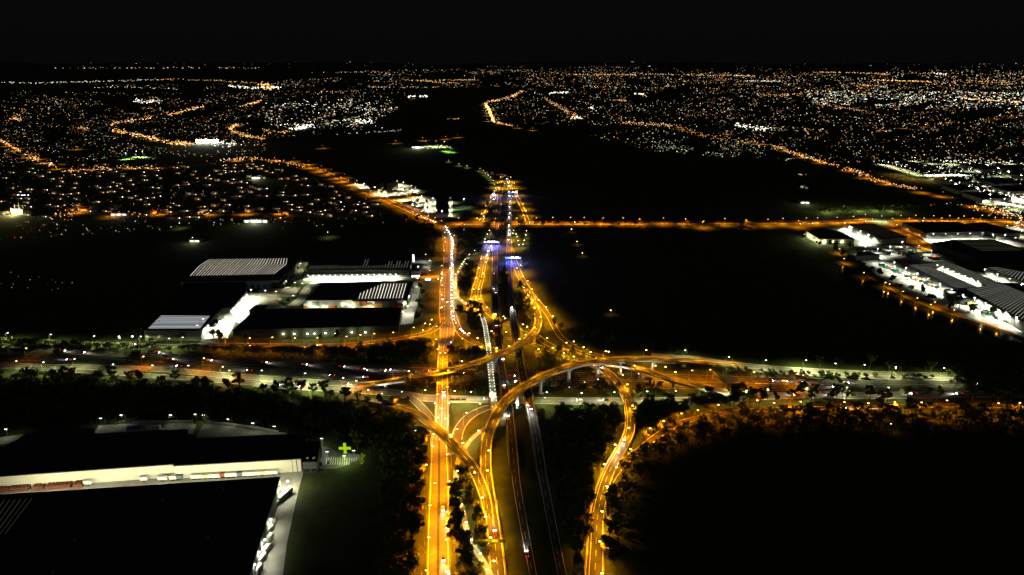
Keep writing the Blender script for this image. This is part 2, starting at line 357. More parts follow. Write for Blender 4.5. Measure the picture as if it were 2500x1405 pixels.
# twin viaducts and their road ends
road('m7a_near', [E(1352, 1388, 1900, 0), E(1316, 1344, 1600, 0), E(1296, 1320, 1450, 0), E(1289, 1312, 1405, 0), E(1268, 1293, 1300, 0), E(1250, 1275, 1200, 0), E(1244, 1269, 1155, .1)], ((-.8, SO), (0, DA), (.6, SO)), M_DARKASPH, label='dark unlit carriageway coming from under the long flyover, first of two')
bridge('m7a', [E(1244, 1269, 1155, .1), E(1238, 1262, 1080, 3.5), E(1232, 1253, 1000, 7.5), E(1222.6, 1246, 965, 8), E(1219, 1240, 930, 8), E(1212, 1232, 885, 8), E(1209, 1228, 850, 8), E(1203, 1222.6, 800, 8), E(1201, 1218, 740, 7.5), E(1199, 1215, 700, 5), E(1200, 1215, 660, 2), E(1201, 1216, 635, .3)],
       [(1242, 1000), (1236, 975), (1229, 930), (1222, 890), (1219, 858), (1214, 815), (1210, 770)], ((-.8, SO), (0, DA), (.7, SO)), label='dark unlit viaduct beside the bright footbridge, first of the twin viaducts', name='viaduct', mt=M_DARKASPH, pier_w=5)
road('m7a_far', [E(1201, 1216, 635), E(1201, 1215, 600), E(1205, 1218, 560), E(1207, 1220, 540), E(1211, 1225, 510), E(1214, 1227, 480), E(1217, 1229, 450), E(1218, 1230, 425)], ((-.8, SO), (0, DA), (.8, SO)), M_DARKASPH, label='distant carriageway with red tail lights narrowing to the horizon end', step=12)
road('m7b_near', [E(1460, 1502, 1900), E(1398, 1432, 1600), E(1368, 1398, 1450), E(1357, 1386, 1405), E(1336, 1364, 1300), E(1317, 1344, 1200), E(1309, 1335, 1155, .1)], ((-.8, SO), (0, DA), (.6, SO)), M_DARKASPH, label='dark unlit carriageway coming from under the long flyover, second of two')
bridge('m7b', [E(1309, 1335, 1155, .1), E(1299, 1324, 1080, 3.5), E(1290, 1314, 1030, 6), E(1281, 1304, 985, 8), E(1277, 1302, 965, 8), E(1266.6, 1290.6, 930, 8), E(1262, 1283, 900, 8), E(1256, 1274, 850, 8), E(1246.6, 1266, 800, 8), E(1242, 1257, 745, 7.5), E(1237, 1251, 700, 4.5), E(1235, 1249, 660, 1.5), E(1235, 1249, 640, .3)],
       [(1296, 1000), (1286, 965), (1276, 925), (1268, 885), (1262, 850), (1255, 800)], ((-.8, SO), (0, DA), (.7, SO)), label='second dark unlit viaduct parallel to the first one', name='viaduct', mt=M_DARKASPH, pier_w=5)
road('m7b_far', [E(1235, 1249, 640), E(1236, 1250, 600), E(1237, 1249, 560), E(1238, 1249, 520), E(1239, 1249, 480), E(1237, 1247, 450), E(1235, 1245, 425)], ((-.8, SO), (0, DA), (.8, SO)), M_DARKASPH, label='distant carriageway of oncoming headlights narrowing to the horizon end', step=12)
# slip roads round the gantries
road('slip_j', [(1221, 470, 0, 11), (1217, 520, 0, 11), (1211, 552, 0, 11), (1203, 580, 0, 12), (1194, 604, 0, 13), (1185, 625, 0, 13), (1177, 649, 0, 13), (1171.5, 680, 0, 13), (1164, 706, 0, 14), (1162, 725, 0, 15)], ((-.8, SO), (-.2, DA), (.3, SO), (.8, SO)), label='orange slip road under the violet gantry beside the first viaduct')
road('slip_j2', [(1166, 712, 0, 8), (1169, 732, 0, 8), (1185, 754, 0, 8), (1201, 772, 0, 8), (1222, 784, 0, 8), (1260, 798, 0, 8.5), (1296, 812, 0, 8.5), (1336, 840, 0, 8.5), (1369, 855, .6, 8.5)], ((-.8, SO), (0, DA), (.8, SO)), label='orange road dipping under both viaducts toward the low flyover')
road('slip_j3', [(1160, 715, 0, 10), (1152, 738, 0, 8), (1146, 752, 0, 7), (1143, 765, 0, 6)], ((-.8, SO), (.8, SO)), label='short orange road end behind the big dark tree clump')
road('slip_r', [(1240, 560, 0, 8), (1243, 590, 0, 9), (1248, 615, 0, 9), (1257, 643, 0, 10), (1267, 669, 0, 10), (1279, 692, 0, 10), (1290, 712, 0, 11), (1299, 731, .2, 11)], ((-.8, SO), (0, DA), (.8, SO)), label='orange slip road from the second gantry down to the curved flyover')
road('slip_r2', [(1290, 708, 0, 8), (1304, 728, 0, 8), (1320, 746, 0, 8), (1332, 762, 0, 7.5), (1343, 778, 0, 7), (1352, 796, 0, 7), (1372, 826, 0, 7), (1420, 856, 0, 7), (1490, 876, 0, 7), (1545, 884, 0, 7)], ((-.8, SO), (.8, SO)), label='orange ramp running down through the lit scrub below the dark field')
road('slip_k', [(1226, 432, 0, 7), (1219, 455, 0, 8), (1210, 475, 0, 9), (1200, 495, 0, 9), (1188, 517, 0, 9), (1174, 540, 0, 9)], ((-.7, SO), (.7, SO)), label='distant orange ramp from the cross road, joining the receding tail lights', step=10, lw=.6)
road('slip_l', [(1243, 432, 0, 7), (1253, 460, 0, 8), (1265, 487, 0, 9), (1277, 512, 0, 9), (1288, 541, 0, 9)], ((-.7, SO), (.7, SO)), label='distant orange ramp from the cross road, joining the oncoming headlights', step=10, lw=.6)
road('ramp_i', [(1106, 762, 0, 7), (1111, 783, 0, 8), (1121, 809, 0, 9), (1132, 822, 0, 9), (1145, 831, 0, 9), (1168, 842.5, 0, 8.5), (1192, 850.5, 0, 8), (1212, 856, 0, 8), (1240, 863, 0, 8), (1275, 868, 0, 7)], ((-.8, SO), (.1, DA), (.8, SO)), label='curved orange ramp leaving the trunk road below the big dark trees')
road('ramp_under', [(1190, 826, 0, 6), (1225, 826.5, 0, 6), (1250, 829, 0, 6), (1285, 836, 0, 6), (1320, 848, 0, 6)], ((-.8, SO), (.8, SO)), label='narrow orange road seen under the viaducts')
road('ramp_n', [(1115, 1075, 0, 9), (1118, 1058, 0, 9), (1125, 1042, 0, 9), (1138, 1025, 0, 9), (1158, 1010, 0, 9), (1185, 998, 0, 9), (1215, 992, 0, 8), (1240, 989, 0, 8)], ((-.85, SO), (.85, SO)), label='orange loop road curving across the grass from beside the trunk road')
road('ramp_m', [(998, 968, 0, 7), (1015, 982, 0, 8), (1033, 1000, 0, 8), (1048, 1018, 0, 8), (1058, 1040, 0, 8), (1062, 1065, 0, 6)], ((-.85, SO), (.85, SO)), M_ASPH2, label='short bright slip road curving onto the trunk road under the short flyover')
road('depot_road', [(1072, 677, 0, 13), (1040, 678, 0, 12), (1000, 679, 0, 10), (960, 683, 0, 9), (900, 687.5, 0, 9), (840, 688.5, 0, 9), (790, 689, 0, 9), (768, 693, 0, 10), (752, 704, 0, 11), (744, 718, 0, 12), (732, 735, 0, 13), (715, 748, 0, 14)], ((0, SO),), M_CONC, label='pale depot road winding between the striped-roof warehouses', cat='road')
road('east_road', [(2160, 541, 0, 14), (2180, 552, 0, 13), (2205, 566, 0, 13), (2240, 585, 0, 12), (2275, 603, 0, 11), (2300, 617, 0, 10), (2340, 632, 0, 10)], ((0, DA),), label='orange side road from the junction between the white-lit depots', step=12, lw=.6)
# shared path and lit footbridge
path_pts = [(1143, 630), (1136, 638), (1128, 648), (1119, 665), (1115, 680), (1113.5, 700), (1114, 716), (1118, 727), (1129, 737), (1142, 746), (1155, 755)]
road('path', W(path_pts, 5), (), M_SAND, 'path', 'pale lamp-lit shared path winding beside the trunk road', 'path', step=4)
road('path2', W([(1128, 645), (1150, 646), (1166, 644), (1176, 639)], 3), (), M_SAND, 'path', 'short lit branch path reaching the orange slip road', 'path', step=4)
road('path3', W([(1207, 1010), (1200, 1028), (1188, 1044), (1159, 1066), (1139, 1089), (1123, 1115), (1115, 1145), (1113, 1170), (1116, 1196), (1122, 1220), (1129, 1245), (1136, 1282), (1145, 1308), (1155, 1332), (1170, 1358), (1184, 1380), (1198, 1410), (1204, 1450), (1200, 1600)], 3.6), (), M_SAND, 'path', 'pale path zigzagging down between two belts of trees', 'path', step=4)
fb_pts = [(1172, 762, 2, 5), (1179, 782, 6, 5), (1184, 800, 8, 5), (1188, 825, 9, 5.2), (1192, 850, 9, 5.4), (1195, 880, 9, 5.6), (1198.5, 915, 9, 5.8), (1202, 950, 8.5, 6), (1206, 985, 6.5, 6), (1209, 1010, 4, 6)]
fb = bridge('foot', fb_pts, [(1184, 800), (1192, 850), (1197, 905), (1203, 960)], (), label='long straight footbridge glowing white from its lamps beside the viaducts', cat='footbridge', name='footbridge', mt=M_CONC, th=.9, pier_w=1.2, barrier=1.3, step=4)
fbr = samples('foot_lamps', fb_pts, 5); o0 = fb.location
for i, (c, t, n, w) in enumerate(fbr):
    for sg in (-1, 1):
        lm = MB(); q = c + n * (sg * 1.9) - o0; lm.box((q.x, q.y, q.z + 2.6), (1.5, .22, .14), math.atan2(t.y, t.x)); lm.box((q.x + n.x * sg * .3, q.y + n.y * sg * .3, q.z + 1.3), (.12, .12, 2.6), 0, 1)
        lm.build('lamp', [M_WHITE, M_STEEL], fb)
    if i % 2 == 0: light(light_data('foot', 'SPOT', (1, 1, .46), 620, .3, 150), c - o0 + Vector((0, 0, 2.5)), fb)
# water
def ground_poly(name, pts, m, z, label, cat, kind='structure'):
    mb = MB(); q = [P(x, y, 0) for x, y in pts]; mb.prism([(a.x, a.y) for a in q], 0, z, sides=False)
    return tag(mb.build(name, m), label, cat, None, kind)
mw, nw, lw_, ow = newmat('pond_water')
bw = nw.new('ShaderNodeBsdfPrincipled'); lw_.new(bw.outputs[0], ow.inputs[0]); bw.inputs['Base Color'].default_value = (.006, .009, .010, 1); bw.inputs['Roughness'].default_value = .14; bw.inputs['Specular IOR Level'].default_value = .22
nn = nw.new('ShaderNodeTexNoise'); nn.inputs['Scale'].default_value = .35; bb = nw.new('ShaderNodeBump'); bb.inputs['Strength'].default_value = .35; bb.inputs['Distance'].default_value = .6
tcw = nw.new('ShaderNodeTexCoord'); lw_.new(tcw.outputs['Object'], nn.inputs['Vector']); lw_.new(nn.outputs[0], bb.inputs['Height']); lw_.new(bb.outputs[0], bw.inputs['Normal'])
ground_poly('lake', [(2006, 650), (2034, 632), (2062, 648), (2110, 672), (2160, 702), (2215, 730), (2290, 760), (2370, 782), (2440, 805), (2500, 838), (2400, 818), (2270, 786), (2150, 742), (2040, 690)], mw, .05, 'black lake reflecting orange path lamps below the depots', 'lake')
# ================================================================== YARDS, WAREHOUSES
def pts_at(pts, z): return [P(x, y, z) for x, y in pts]
def bil(q, u, v):
    a = q[0].lerp(q[1], u); b = q[3].lerp(q[2], u); return a.lerp(b, v)
YZ = [0]
def yard(pts, label, m=None, lights=(), key='yard', power=26000, h=11, col=C_CW, cat='yard', name='yard'):
    YZ[0] += .012
    o = ground_poly(name, pts, m or M_CONC, .03 + YZ[0], label, cat)
    return o
def warehouse(label, pts, h, skylights=(), roof=None, wall=None, doors=(), extra=None, group='warehouses and sheds', name='warehouse', fascia=True):
    """pts: roof corners seen in the photo; doors: (edge index, count, door width, door height, material)"""
    q = pts_at(pts, h); c = sum(q, Vector()) / len(q); c.z = 0
    root = empty(name, c); tag(root, label, 'warehouse', group)
    poly = [(p.x - c.x, p.y - c.y) for p in q]
    mb = MB(); mb.prism(poly, 0, h - .6, top=False); mb.build('wall', wall or M_WALL, root)
    rb = MB(); k = []
    n = len(poly); cx = sum(p[0] for p in poly) / n; cy = sum(p[1] for p in poly) / n
    for p in poly:
        d = math.hypot(p[0] - cx, p[1] - cy); k.append((cx + (p[0] - cx) * (1 + .5 / d), cy + (p[1] - cy) * (1 + .5 / d)))
    rb.prism(k, h - .6, h, 0, 0, bottom=True)
    rng = random.Random(int(c.x * 7 + c.y))
    rf = rb.build('roof', roof or M_ROOF, root)
    if n == 4:
        L = [(q[i] - q[(i + 1) % 4]).length for i in range(4)]
        for i in range(max(2, min(5, int(L[0] * L[1] / 2500)))):
            p = bil(q, rng.uniform(.08, .92), rng.uniform(.1, .9)) - c; vb = MB(); vb.box((p.x, p.y, h + .45), (1.6, 1.6, .9)); vb.build('roof_vent', M_STEEL, rf)
    for s in skylights:
        # (corner pixel quad, count, fill, material, axis): strips inside a quad of the roof
        sq = pts_at(s[0], h + .12); cnt, fill, sm, axis = s[1:5]
        sb = MB()
        for i in range(cnt):
            a, b = (i + .5 - fill / 2) / cnt, (i + .5 + fill / 2) / cnt
            z0 = rng.uniform(0, .0) ; 
            v0, v1 = (0, 1) if len(s) < 6 else s[5](i, cnt)
            cs = [bil(sq, a, v0), bil(sq, b, v0), bil(sq, b, v1), bil(sq, a, v1)] if axis == 'u' else [bil(sq, v0, a), bil(sq, v1, a), bil(sq, v1, b), bil(sq, v0, b)]
            sb.face([x - c for x in cs], rng.choice((0, 0, 1, 2)))
        sb.build('skylight', [sm, vary(sm, .78), vary(sm, 1.25)], root)
    for e, cnt, dw, dh, dm in doors:
        a, b = q[e] - c, q[(e + 1) % len(q)] - c; a.z = b.z = 0; d = (b - a); L = d.length; d.normalize(); nrm = Vector((d.y, -d.x, 0))
        if nrm.dot((a + b) / 2 - Vector((cx, cy, 0))) < 0: nrm = -nrm
        for i in range(cnt):
            p = a + d * (L * (i + .5) / cnt) + nrm * .06; db = MB(); db.box((p.x, p.y, dh / 2 + .3), (dw, .14, dh), math.atan2(d.y, d.x)); db.build('roller_door', dm, root)
    return root
FL = [0]
def vary(m, k):
    e = [x for x in m.node_tree.nodes if x.type == 'EMISSION'][0]
    return emat('%s_%d' % (m.name, k * 100), tuple(e.inputs[0].default_value)[:3], e.inputs[1].default_value * k)
FK = {'y1': .9, 'lake': .85, 'up': 2.3, 'mall': 1.9, 'h': .30, 'cp': .8, 'flare': 1}
def floodpole(px, py, h=11, power=26000, col=C_CW, key='fl', label=None, size=142, glass=None, lamp=.5):
    """px, py: where the pole stands"""
    p = P(px, py + 3, 0)
    if 'flood' not in PROTO:
        mb = MB(); mb.tube((0, 0, 0), (0, 0, 11.2), .14, .09, 6); mb.box((0, 0, 11.25), (1.9, .2, .2))
        r = mb.build('floodlight', M_STEEL); hb = MB()
        for s in (-.6, .6): hb.box((s, -.25, 11.1), (.8, .55, .45))
        hb.build('lamp_head', M_YARDG, r); PROTO['flood'] = r
        r['used'] = 0
    pr = PROTO['flood']
    if not pr['used']: o = pr; pr['used'] = 1
    else:
        o = pr.copy(); COL.objects.link(o)
        c = pr.children[0].copy(); c.parent = o; COL.objects.link(c)
    o.location = (p.x, p.y, 0.0); o.scale = (1, 1, h / 11)
    tag(o, label, 'floodlight', 'floodlights over the depot yards')
    power *= FK.get(key, .5)
    light(light_data('fl%s_%d' % (key, power), 'SPOT', col, power, .5, size, .5), (0, -.3, 10.7), o)
    return o
PROTO = {}
def wlight(root, px, py, h, power, col=C_CW, key='w', glass=None, dy=-1, drop=0):
    """lamp fixed to a building, seen at px, py, h above the ground"""
    p = P(px, py, h) - root.location; p.z -= drop
    mb = MB(); mb.box((p.x, p.y + .5 * dy, p.z), (1.1, .8, .55)); mb.build('wall_lamp', glass or M_FLOOD, root)
    pt = key in ('a', 'k', 'blue', 'e', 'f'); light(light_data('wl%s_%d' % (key, power), 'POINT' if pt else 'SPOT', col, power, .4, 156, .6), (p.x, p.y + 1.6 * dy, p.z - .3), root)

# --- depot group beside the trunk road
w1 = warehouse('warehouse with thirty glowing slanted stripes across its roof', [(505, 632), (736, 630), (682, 684), (441, 687)], 11,
    [([(484, 649), (702, 645), (671, 669.5), (461, 674)], 30, .14, M_SKYL, 'u'), ([(509, 633.5), (704, 630.8), (702, 645), (484, 649)], 30, .14, M_SKYL, 'u')], doors=[(2, 16, 5, 5, M_DOOR)])
w1b = warehouse('small dark office block between the striped warehouse and the lit car park', [(682, 667), (703, 667), (692, 690), (664, 690)], 8, doors=[(2, 2, 3, 3, M_GLASS)], wall=M_WALLD)
fade = lambda i, n: (0.05, .95) if i in (19, 20) else ((.62, .98) if i < 11 else (.30 + .3 * (i % 3 == 0), .98) if i > 26 else (.72, .98))
w2 = warehouse('long grey-roofed warehouse with a bright white loading apron in front', [(760, 634), (1006, 627), (998, 658), (749, 659)], 12,
    [([(763, 636), (1003, 630), (996, 655), (752, 657.5)], 36, .10, M_SKYD, 'u', fade)], M_ROOF, M_WALLG)
w2c = warehouse('dark flat awning roof along the bright white loading apron', [(762, 661), (968, 658.5), (966, 666), (753, 669)], 7.5, roof=M_ROOFD, wall=M_WALL, doors=[(2, 24, 3.6, 4, M_DOOR)])
w2o = warehouse('small dark office with lit windows at the end of the long grey-roofed warehouse', [(1008, 645), (1031, 644.5), (1025, 661), (1003, 662)], 9, wall=M_WALLG, doors=[(2, 3, 2.2, 2, M_COOLW)])
fade3 = lambda i, n: (max(0.06, .62 - i * .09), .98)
w3 = warehouse('warehouse with curved pale roof strips beside stacked containers', [(784, 691), (1009, 687), (993, 731), (748, 734)], 12,
    [([(885, 691), (996, 690), (985, 729), (872, 731)], 15, .20, M_SKYL, 'u', fade3)], M_ROOF, M_WALLG, doors=[(2, 20, 4.5, 4.5, M_DOOR)])
w4 = warehouse('long black-roofed warehouse with a row of wall lamps above the service road', [(626, 755), (979, 751), (972, 795), (568, 806)], 12, (), M_ROOFD, M_WALLD)
for x, y in ((601, 816), (692, 814.5), (719, 814), (751, 814), (768, 813.5), (795, 812.5), (819, 813), (859, 810.5), (892, 810.5), (920, 806), (948, 802)): wlight(w4, x, y + 1, 6, 1500, C_WHT, 'a')
wlight(w4, 646.6, 815.5, 6, 1500, (.25, .8, 1), 'blue', emat('cyan_white_glass', (.35, .85, 1), 22))
w4b = warehouse('small black annex jutting from the long black-roofed warehouse', [(626, 745), (654, 745), (644, 757), (608, 757)], 9, (), M_ROOFD, M_WALLD)
w5 = warehouse('big black-roofed warehouse beside the dazzling white yard', [(452, 690), (600, 689), (600, 712), (566, 750), (394, 770), (415, 735)], 12, (), M_ROOFD, M_WALL)
w5b = warehouse('black-roofed warehouse with ten glowing level stripes at its corner', [(394, 770), (542, 752), (488, 806), (350, 806)], 12,
    [([(394, 770), (513, 771), (488, 802.5), (361, 803)], 10, .24, M_SKYW, 'v')], M_ROOFD, M_WALLG)
for x, y in ((291, 822), (324, 821.5), (360, 820), (389.5, 820), (422, 819), (452, 819)): wlight(w5b, x, y, 5, 1500, C_WHT, 'a')
w5c = warehouse('small black canopy building inside the dazzling white yard', [(500, 781), (540, 781), (524, 797), (494, 799)], 8, (), M_ROOFD, M_WALL)
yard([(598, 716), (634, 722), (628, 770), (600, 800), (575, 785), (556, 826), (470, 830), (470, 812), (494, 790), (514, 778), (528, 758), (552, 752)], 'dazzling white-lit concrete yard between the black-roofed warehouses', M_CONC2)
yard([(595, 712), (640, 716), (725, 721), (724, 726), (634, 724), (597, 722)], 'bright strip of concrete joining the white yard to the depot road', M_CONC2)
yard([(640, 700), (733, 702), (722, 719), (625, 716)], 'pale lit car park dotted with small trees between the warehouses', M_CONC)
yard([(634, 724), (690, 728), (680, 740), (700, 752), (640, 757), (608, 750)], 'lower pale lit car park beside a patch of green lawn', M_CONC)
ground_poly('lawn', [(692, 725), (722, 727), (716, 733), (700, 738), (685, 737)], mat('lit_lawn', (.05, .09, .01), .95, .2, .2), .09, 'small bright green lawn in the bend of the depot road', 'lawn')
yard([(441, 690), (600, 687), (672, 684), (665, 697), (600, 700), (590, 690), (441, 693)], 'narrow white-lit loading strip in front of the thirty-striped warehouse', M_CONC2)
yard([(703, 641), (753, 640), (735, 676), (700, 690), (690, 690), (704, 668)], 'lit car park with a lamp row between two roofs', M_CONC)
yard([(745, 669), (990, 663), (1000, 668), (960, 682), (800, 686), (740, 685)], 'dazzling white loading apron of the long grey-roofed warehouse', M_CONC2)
yard([(1010, 637), (1056, 637), (1046, 667), (1000, 672), (1005, 662), (1031, 658), (1034, 645), (1010, 644)], 'lit concrete forecourt with a white sign pylon near the trunk road', M_CONC)
yard([(1009, 688), (1028, 688), (1018, 748), (1008, 790), (975, 793), (990, 745)], 'lit concrete strip with red floor markings beside the curved-strip warehouse', M_CONC)
yard([(720, 752), (995, 746), (990, 760), (720, 765)], 'lit container aisle between two warehouses', M_CONC)
for x, y, pw in ((616, 732, 60000), (606, 745, 60000), (594, 758, 60000), (582, 772, 60000), (568, 786, 60000), (556, 800, 60000), (540, 812, 50000), (512, 822, 50000), (500, 806, 30000), (486, 822, 30000)):
    floodpole(x, y - 4, 12, pw, (1, 1, .72), 'y1', 'tall floodlight on the dazzling white yard, %s along it' % nth(FL[0])); FL[0] += 1
for i, (x, y) in enumerate([(752 + 13.4 * k, 669.5 - .18 * k) for k in range(17)] + [(985, 661), (996, 660)]):
    wlight(w2, x, y + 3, 7.5, 30000, C_CW, 'b', M_WHITE)
for i, (x, y) in enumerate(((640, 706), (668, 706), (700, 706), (722, 710), (650, 730), (676, 732), (740, 712), (718, 742), (722, 652), (735, 650), (716, 668), (735, 662), (700, 678))):
    floodpole(x, y - 6, 9, 9000, (1, .95, .55), 'cp', 'car park floodlight among the warehouse lawns, %s of its rows' % nth(i))
for i, (x, y) in enumerate(((480, 690), (520, 690), (560, 690), (600, 688), (640, 688), (655, 690))):
    wlight(w1, x, y - 1, 6, 36000, C_CW, 'c', M_WHITE)
for i, (x, y) in enumerate(((1040, 640), (1050, 655), (1022, 670), (1020, 700), (1018, 722), (1000, 744), (996, 770), (985, 785))):
    floodpole(x, y - 5, 10, 14000 if i not in (5, 6) else 34000, (1, 1, .75), 'd%d' % (i in (5, 6)), 'floodlight near the trunk road hedge, %s going down the depot edge' % nth(i))
for x, y in ((838, 742), (855, 744), (960, 738), (988, 740), (760, 745), (790, 747), (900, 747)):
    wlight(w3, x, y, 7, 7000, (1, .95, .6), 'e', M_WHITE)
mb = MB(); mb.box((0, 0, 6), (2.6, 1, 12)); b = mb.build('sign_face', emat('pylon_face', (1, .95, .95), 2)); py = empty('sign_pylon', P(1010, 642)); b.parent = py
mb = MB(); mb.box((0, .2, .5), (3.4, 1.8, 1)); mb.build('base', M_PLINTH, py); tag(py, 'tall glowing white sign pylon at the end of the grey-roofed warehouse', 'sign')
mb = MB(); mb.box((0, 0, 3.2), (9, .5, 3.6)); b = mb.build('screen', emat('billboard_face', (.85, .95, 1), 6)); bb_ = empty('lit_sign', P(995, 663)); b.parent = bb_; b.location = (0, 0, 3)
mb = MB(); mb.tube((-3, .4, 0), (-3, .4, 7), .2, .2); mb.tube((3, .4, 0), (3, .4, 7), .2, .2); mb.build('post', M_STEEL, bb_); tag(bb_, 'white glowing sign board above the end of the loading apron', 'sign')
mb = MB(); mb.box((0, 0, 0), (7, .4, 2.2)); b = mb.build('sign_face', emat('small_board_face', (.9, .95, 1), 4)); s2 = empty('entrance_sign', P(1045, 690)); b.parent = s2; b.location = (0, 0, 4.2)
mb = MB(); mb.box((0, .1, 1.5), (6, .6, 3)); mb.build('base', M_PLINTH, s2); tag(s2, 'small white entrance sign beside the depot road mouth', 'sign')

# --- containers
CT = {}
CN = dict(cream=(.55, .47, .30), white=(.62, .62, .58), rust=(.28, .07, .03), red=(.40, .06, .03), blue=(.03, .16, .34), slate=(.10, .13, .16), brown=(.17, .08, .04), orange=(.50, .14, .03), green=(.03, .12, .08), ochre=(.40, .22, .06), teal=(.02, .30, .27), dark=(.04, .04, .04))
def container(x, y, z, colr, rz, label, L=12.2, group='stacked shipping containers'):
    key = (colr, round(L, 1))
    if key not in CT:
        mb = MB(); mb.box((0, 0, 1.3), (L, 2.4, 2.5))
        n = int(L / 1.1)
        for i in range(n + 1):
            for sy in (-1, 1): mb.box((-L / 2 + .1 + i * (L - .2) / n, sy * 1.22, 1.3), (.3, .07, 2.3))
        mb.box((0, 0, 2.57), (L - .4, 2.1, .05))
        CT[key] = mb.build('shipping_container', mat('container_' + colr, CN[colr], .6, .15, .8)); o = CT[key]
        db = MB()
        for sy in (-.58, .58): db.box((L / 2 + .05, sy, 1.3), (.08, 1.08, 2.3))
        db.build('door', mat('container_' + colr, CN[colr]), o)
    else: o = copy_tree(CT[key])
    o.location = (x, y, z); o.rotation_euler = (0, 0, rz)
    return tag(o, label, 'container', group)
stacks = [(752, 'white orange white blue'), (773, 'orange white green dark'), (793, 'rust white'), (812, 'red orange'), (833, 'white cream'), (870, 'cream white cream cream'), (888, 'slate cream brown rust'), (907, 'cream cream ochre white'), (925, 'rust ochre ochre brown'), (944, 'white slate slate slate'), (963, 'brown brown rust brown'), (979, 'rust cream red')]
for i, (px, cs) in enumerate(stacks):
    p = P(px, 757, 0)
    for k, cn in enumerate(cs.split()):
        container(p.x, p.y, .15 + k * 2.62, cn, 0, '%s container, %s up in the %s stack from the depot road' % (cn, nth(k), nth(i)), L=8.2 if px < 979 else 5.6)

# --- big sheds at the bottom
w6 = warehouse('huge black-roofed shed with a long white wall and stepped outline', [(-60, 1167), (-60, 1088), (16, 1092), (63, 1061), (230, 1046), (221, 1060), (457, 1048), (457, 1071), (748, 1058), (734, 1120), (423, 1137), (423, 1133)], 10.5, (), M_ROOFD, mat('cream_wall_panel', (.52, .50, .40), .75, .10, .03))
mb = MB()
for k in range(4):
    a = P(735 - 34 + 11 * k, 1122 - .5 * k, 10.3); mb.box((a.x - w6.location.x, a.y - w6.location.y - .12, 5), (.5, .12, 10))
mb.build('downpipe', M_WALLD, w6)
w6b = warehouse('small black-roofed office annex between the huge shed and the bay-marked car park', [(745, 1079), (783, 1079), (773, 1127), (738, 1128)], 8.5, (), M_ROOFD, M_WALLD, doors=[(2, 2, 4, 2.5, M_GLASS)])
w7 = warehouse('enormous black roof filling the bottom corner with faint green roof strips', [(-90, 1214), (683, 1165), (590, 1460), (-90, 1460)], 12,
    [([(-10, 1222), (85, 1217), (20, 1300), (-90, 1340)], 7, .06, emat('faint_skylight', (.35, .42, .18), .16), 'u')], M_ROOFD, M_WALLG, doors=[(1, 16, 3.6, 4, M_DOOR)])
yard([(-90, 1185), (480, 1160), (735, 1150), (722, 1168), (684, 1178), (480, 1190), (-90, 1222)], 'long concrete aisle of trailers and timber stacks between two huge sheds', M_CONC)
yard([(684, 1160), (735, 1150), (742, 1150), (728, 1200), (700, 1330), (684, 1460), (560, 1460), (606, 1405), (640, 1300), (668, 1210)], 'bright concrete truck yard along the enormous black-roofed shed', M_CONC)
yard([(240, 1040), (330, 1033), (462, 1033), (480, 1038), (470, 1060), (225, 1065)], 'lit fenced compound behind the huge shed holding a blue tarpaulin', M_CONC)
yard([(497, 1036), (560, 1040), (700, 1058), (700, 1072), (470, 1082)], 'sloping pale concrete apron behind the huge shed', M_CONC)
yard([(-60, 1078), (63, 1060), (56, 1068), (20, 1085), (-60, 1100)], 'short pale lit apron beside the stepped black roof', M_CONC)
yard([(776, 1090), (800, 1092), (830, 1108), (876, 1110), (884, 1118), (850, 1136), (820, 1145), (768, 1146)], 'lit car park with white painted bays beside the huge shed', M_ASPH2)
bm_ = MB()
for k in range(14):
    for (y0, y1, sh) in ((1118, 1127, 0), (1127.5, 1136, 1)):
        a, b = P(798 + 5.6 * k - sh, y0, 0), P(796.5 + 5.6 * k - sh, y1, 0)
        if 798 + 5.6 * k > 872 - sh * 18: continue
        bm_.face([(a.x - .12, a.y, .25), (b.x - .12, b.y, .25), (b.x + .12, b.y, .25), (a.x + .12, a.y, .25)])
tag(bm_.build('parking_bay_line', M_PAINT), 'white painted bay lines of the car park beside the huge shed', 'road marking', None, 'structure')
for i, (x, y) in enumerate(((20, 1190), (60, 1188), (100, 1186), (150, 1183), (200, 1180), (250, 1178), (300, 1175), (350, 1172), (400, 1170), (450, 1167), (500, 1163), (550, 1160), (600, 1158), (650, 1156), (700, 1153))):
    wlight(w7, x, 1214 - (x + 90) * .0634, 12, 12500, (1, .96, .62), 'f', None, 1, 4)
for i, (x, y) in enumerate(((686, 1190), (664, 1265), (650, 1315), (636, 1345), (625, 1375), (612, 1395))):
    wlight(w7, x - 3, y + 2, 9, 5500, C_CW, 'g', M_WHITE)
for i, (x, y) in enumerate(((480, 1028), (500, 1030), (250, 1038), (300, 1030), (420, 1030), (560, 1040), (620, 1050), (672, 1058), (20, 1065))):
    floodpole(x, y, 7, 3200, (1, 1, .7), 'h', 'low floodlight behind the huge shed, %s along the tree edge' % nth(i))
for i, (x, y) in enumerate(((787, 1085), (776, 1110), (865, 1115), (800, 1118), (842, 1128))):
    floodpole(x, y, 6, 3600, (.95, 1, .75), 'i', 'floodlight round the bay-marked car park, %s of five' % nth(i))
# retaining wall along the back edge
def low_wall(pts, h, label, m=None, name='boundary_wall', th=.4):
    mb = MB(); q = [P(x, y, 0) for x, y in pts]; o0 = q[0].copy()
    for a, b in zip(q, q[1:]):
        c = (a + b) / 2; d = b - a; mb.box((c.x - o0.x, c.y - o0.y, h / 2), (d.length, th, h), math.atan2(d.y, d.x))
    o = mb.build(name, m or M_WALL); o.location = o0; return tag(o, label, 'wall')
low_wall([(280, 1038), (300, 1034), (350, 1032), (470, 1032)], 1.8, 'white boundary wall behind the compound with the blue tarpaulin')
low_wall([(500, 1034), (560, 1038), (620, 1046), (680, 1057)], 1.8, 'white boundary wall edging the sloping apron by the trees')
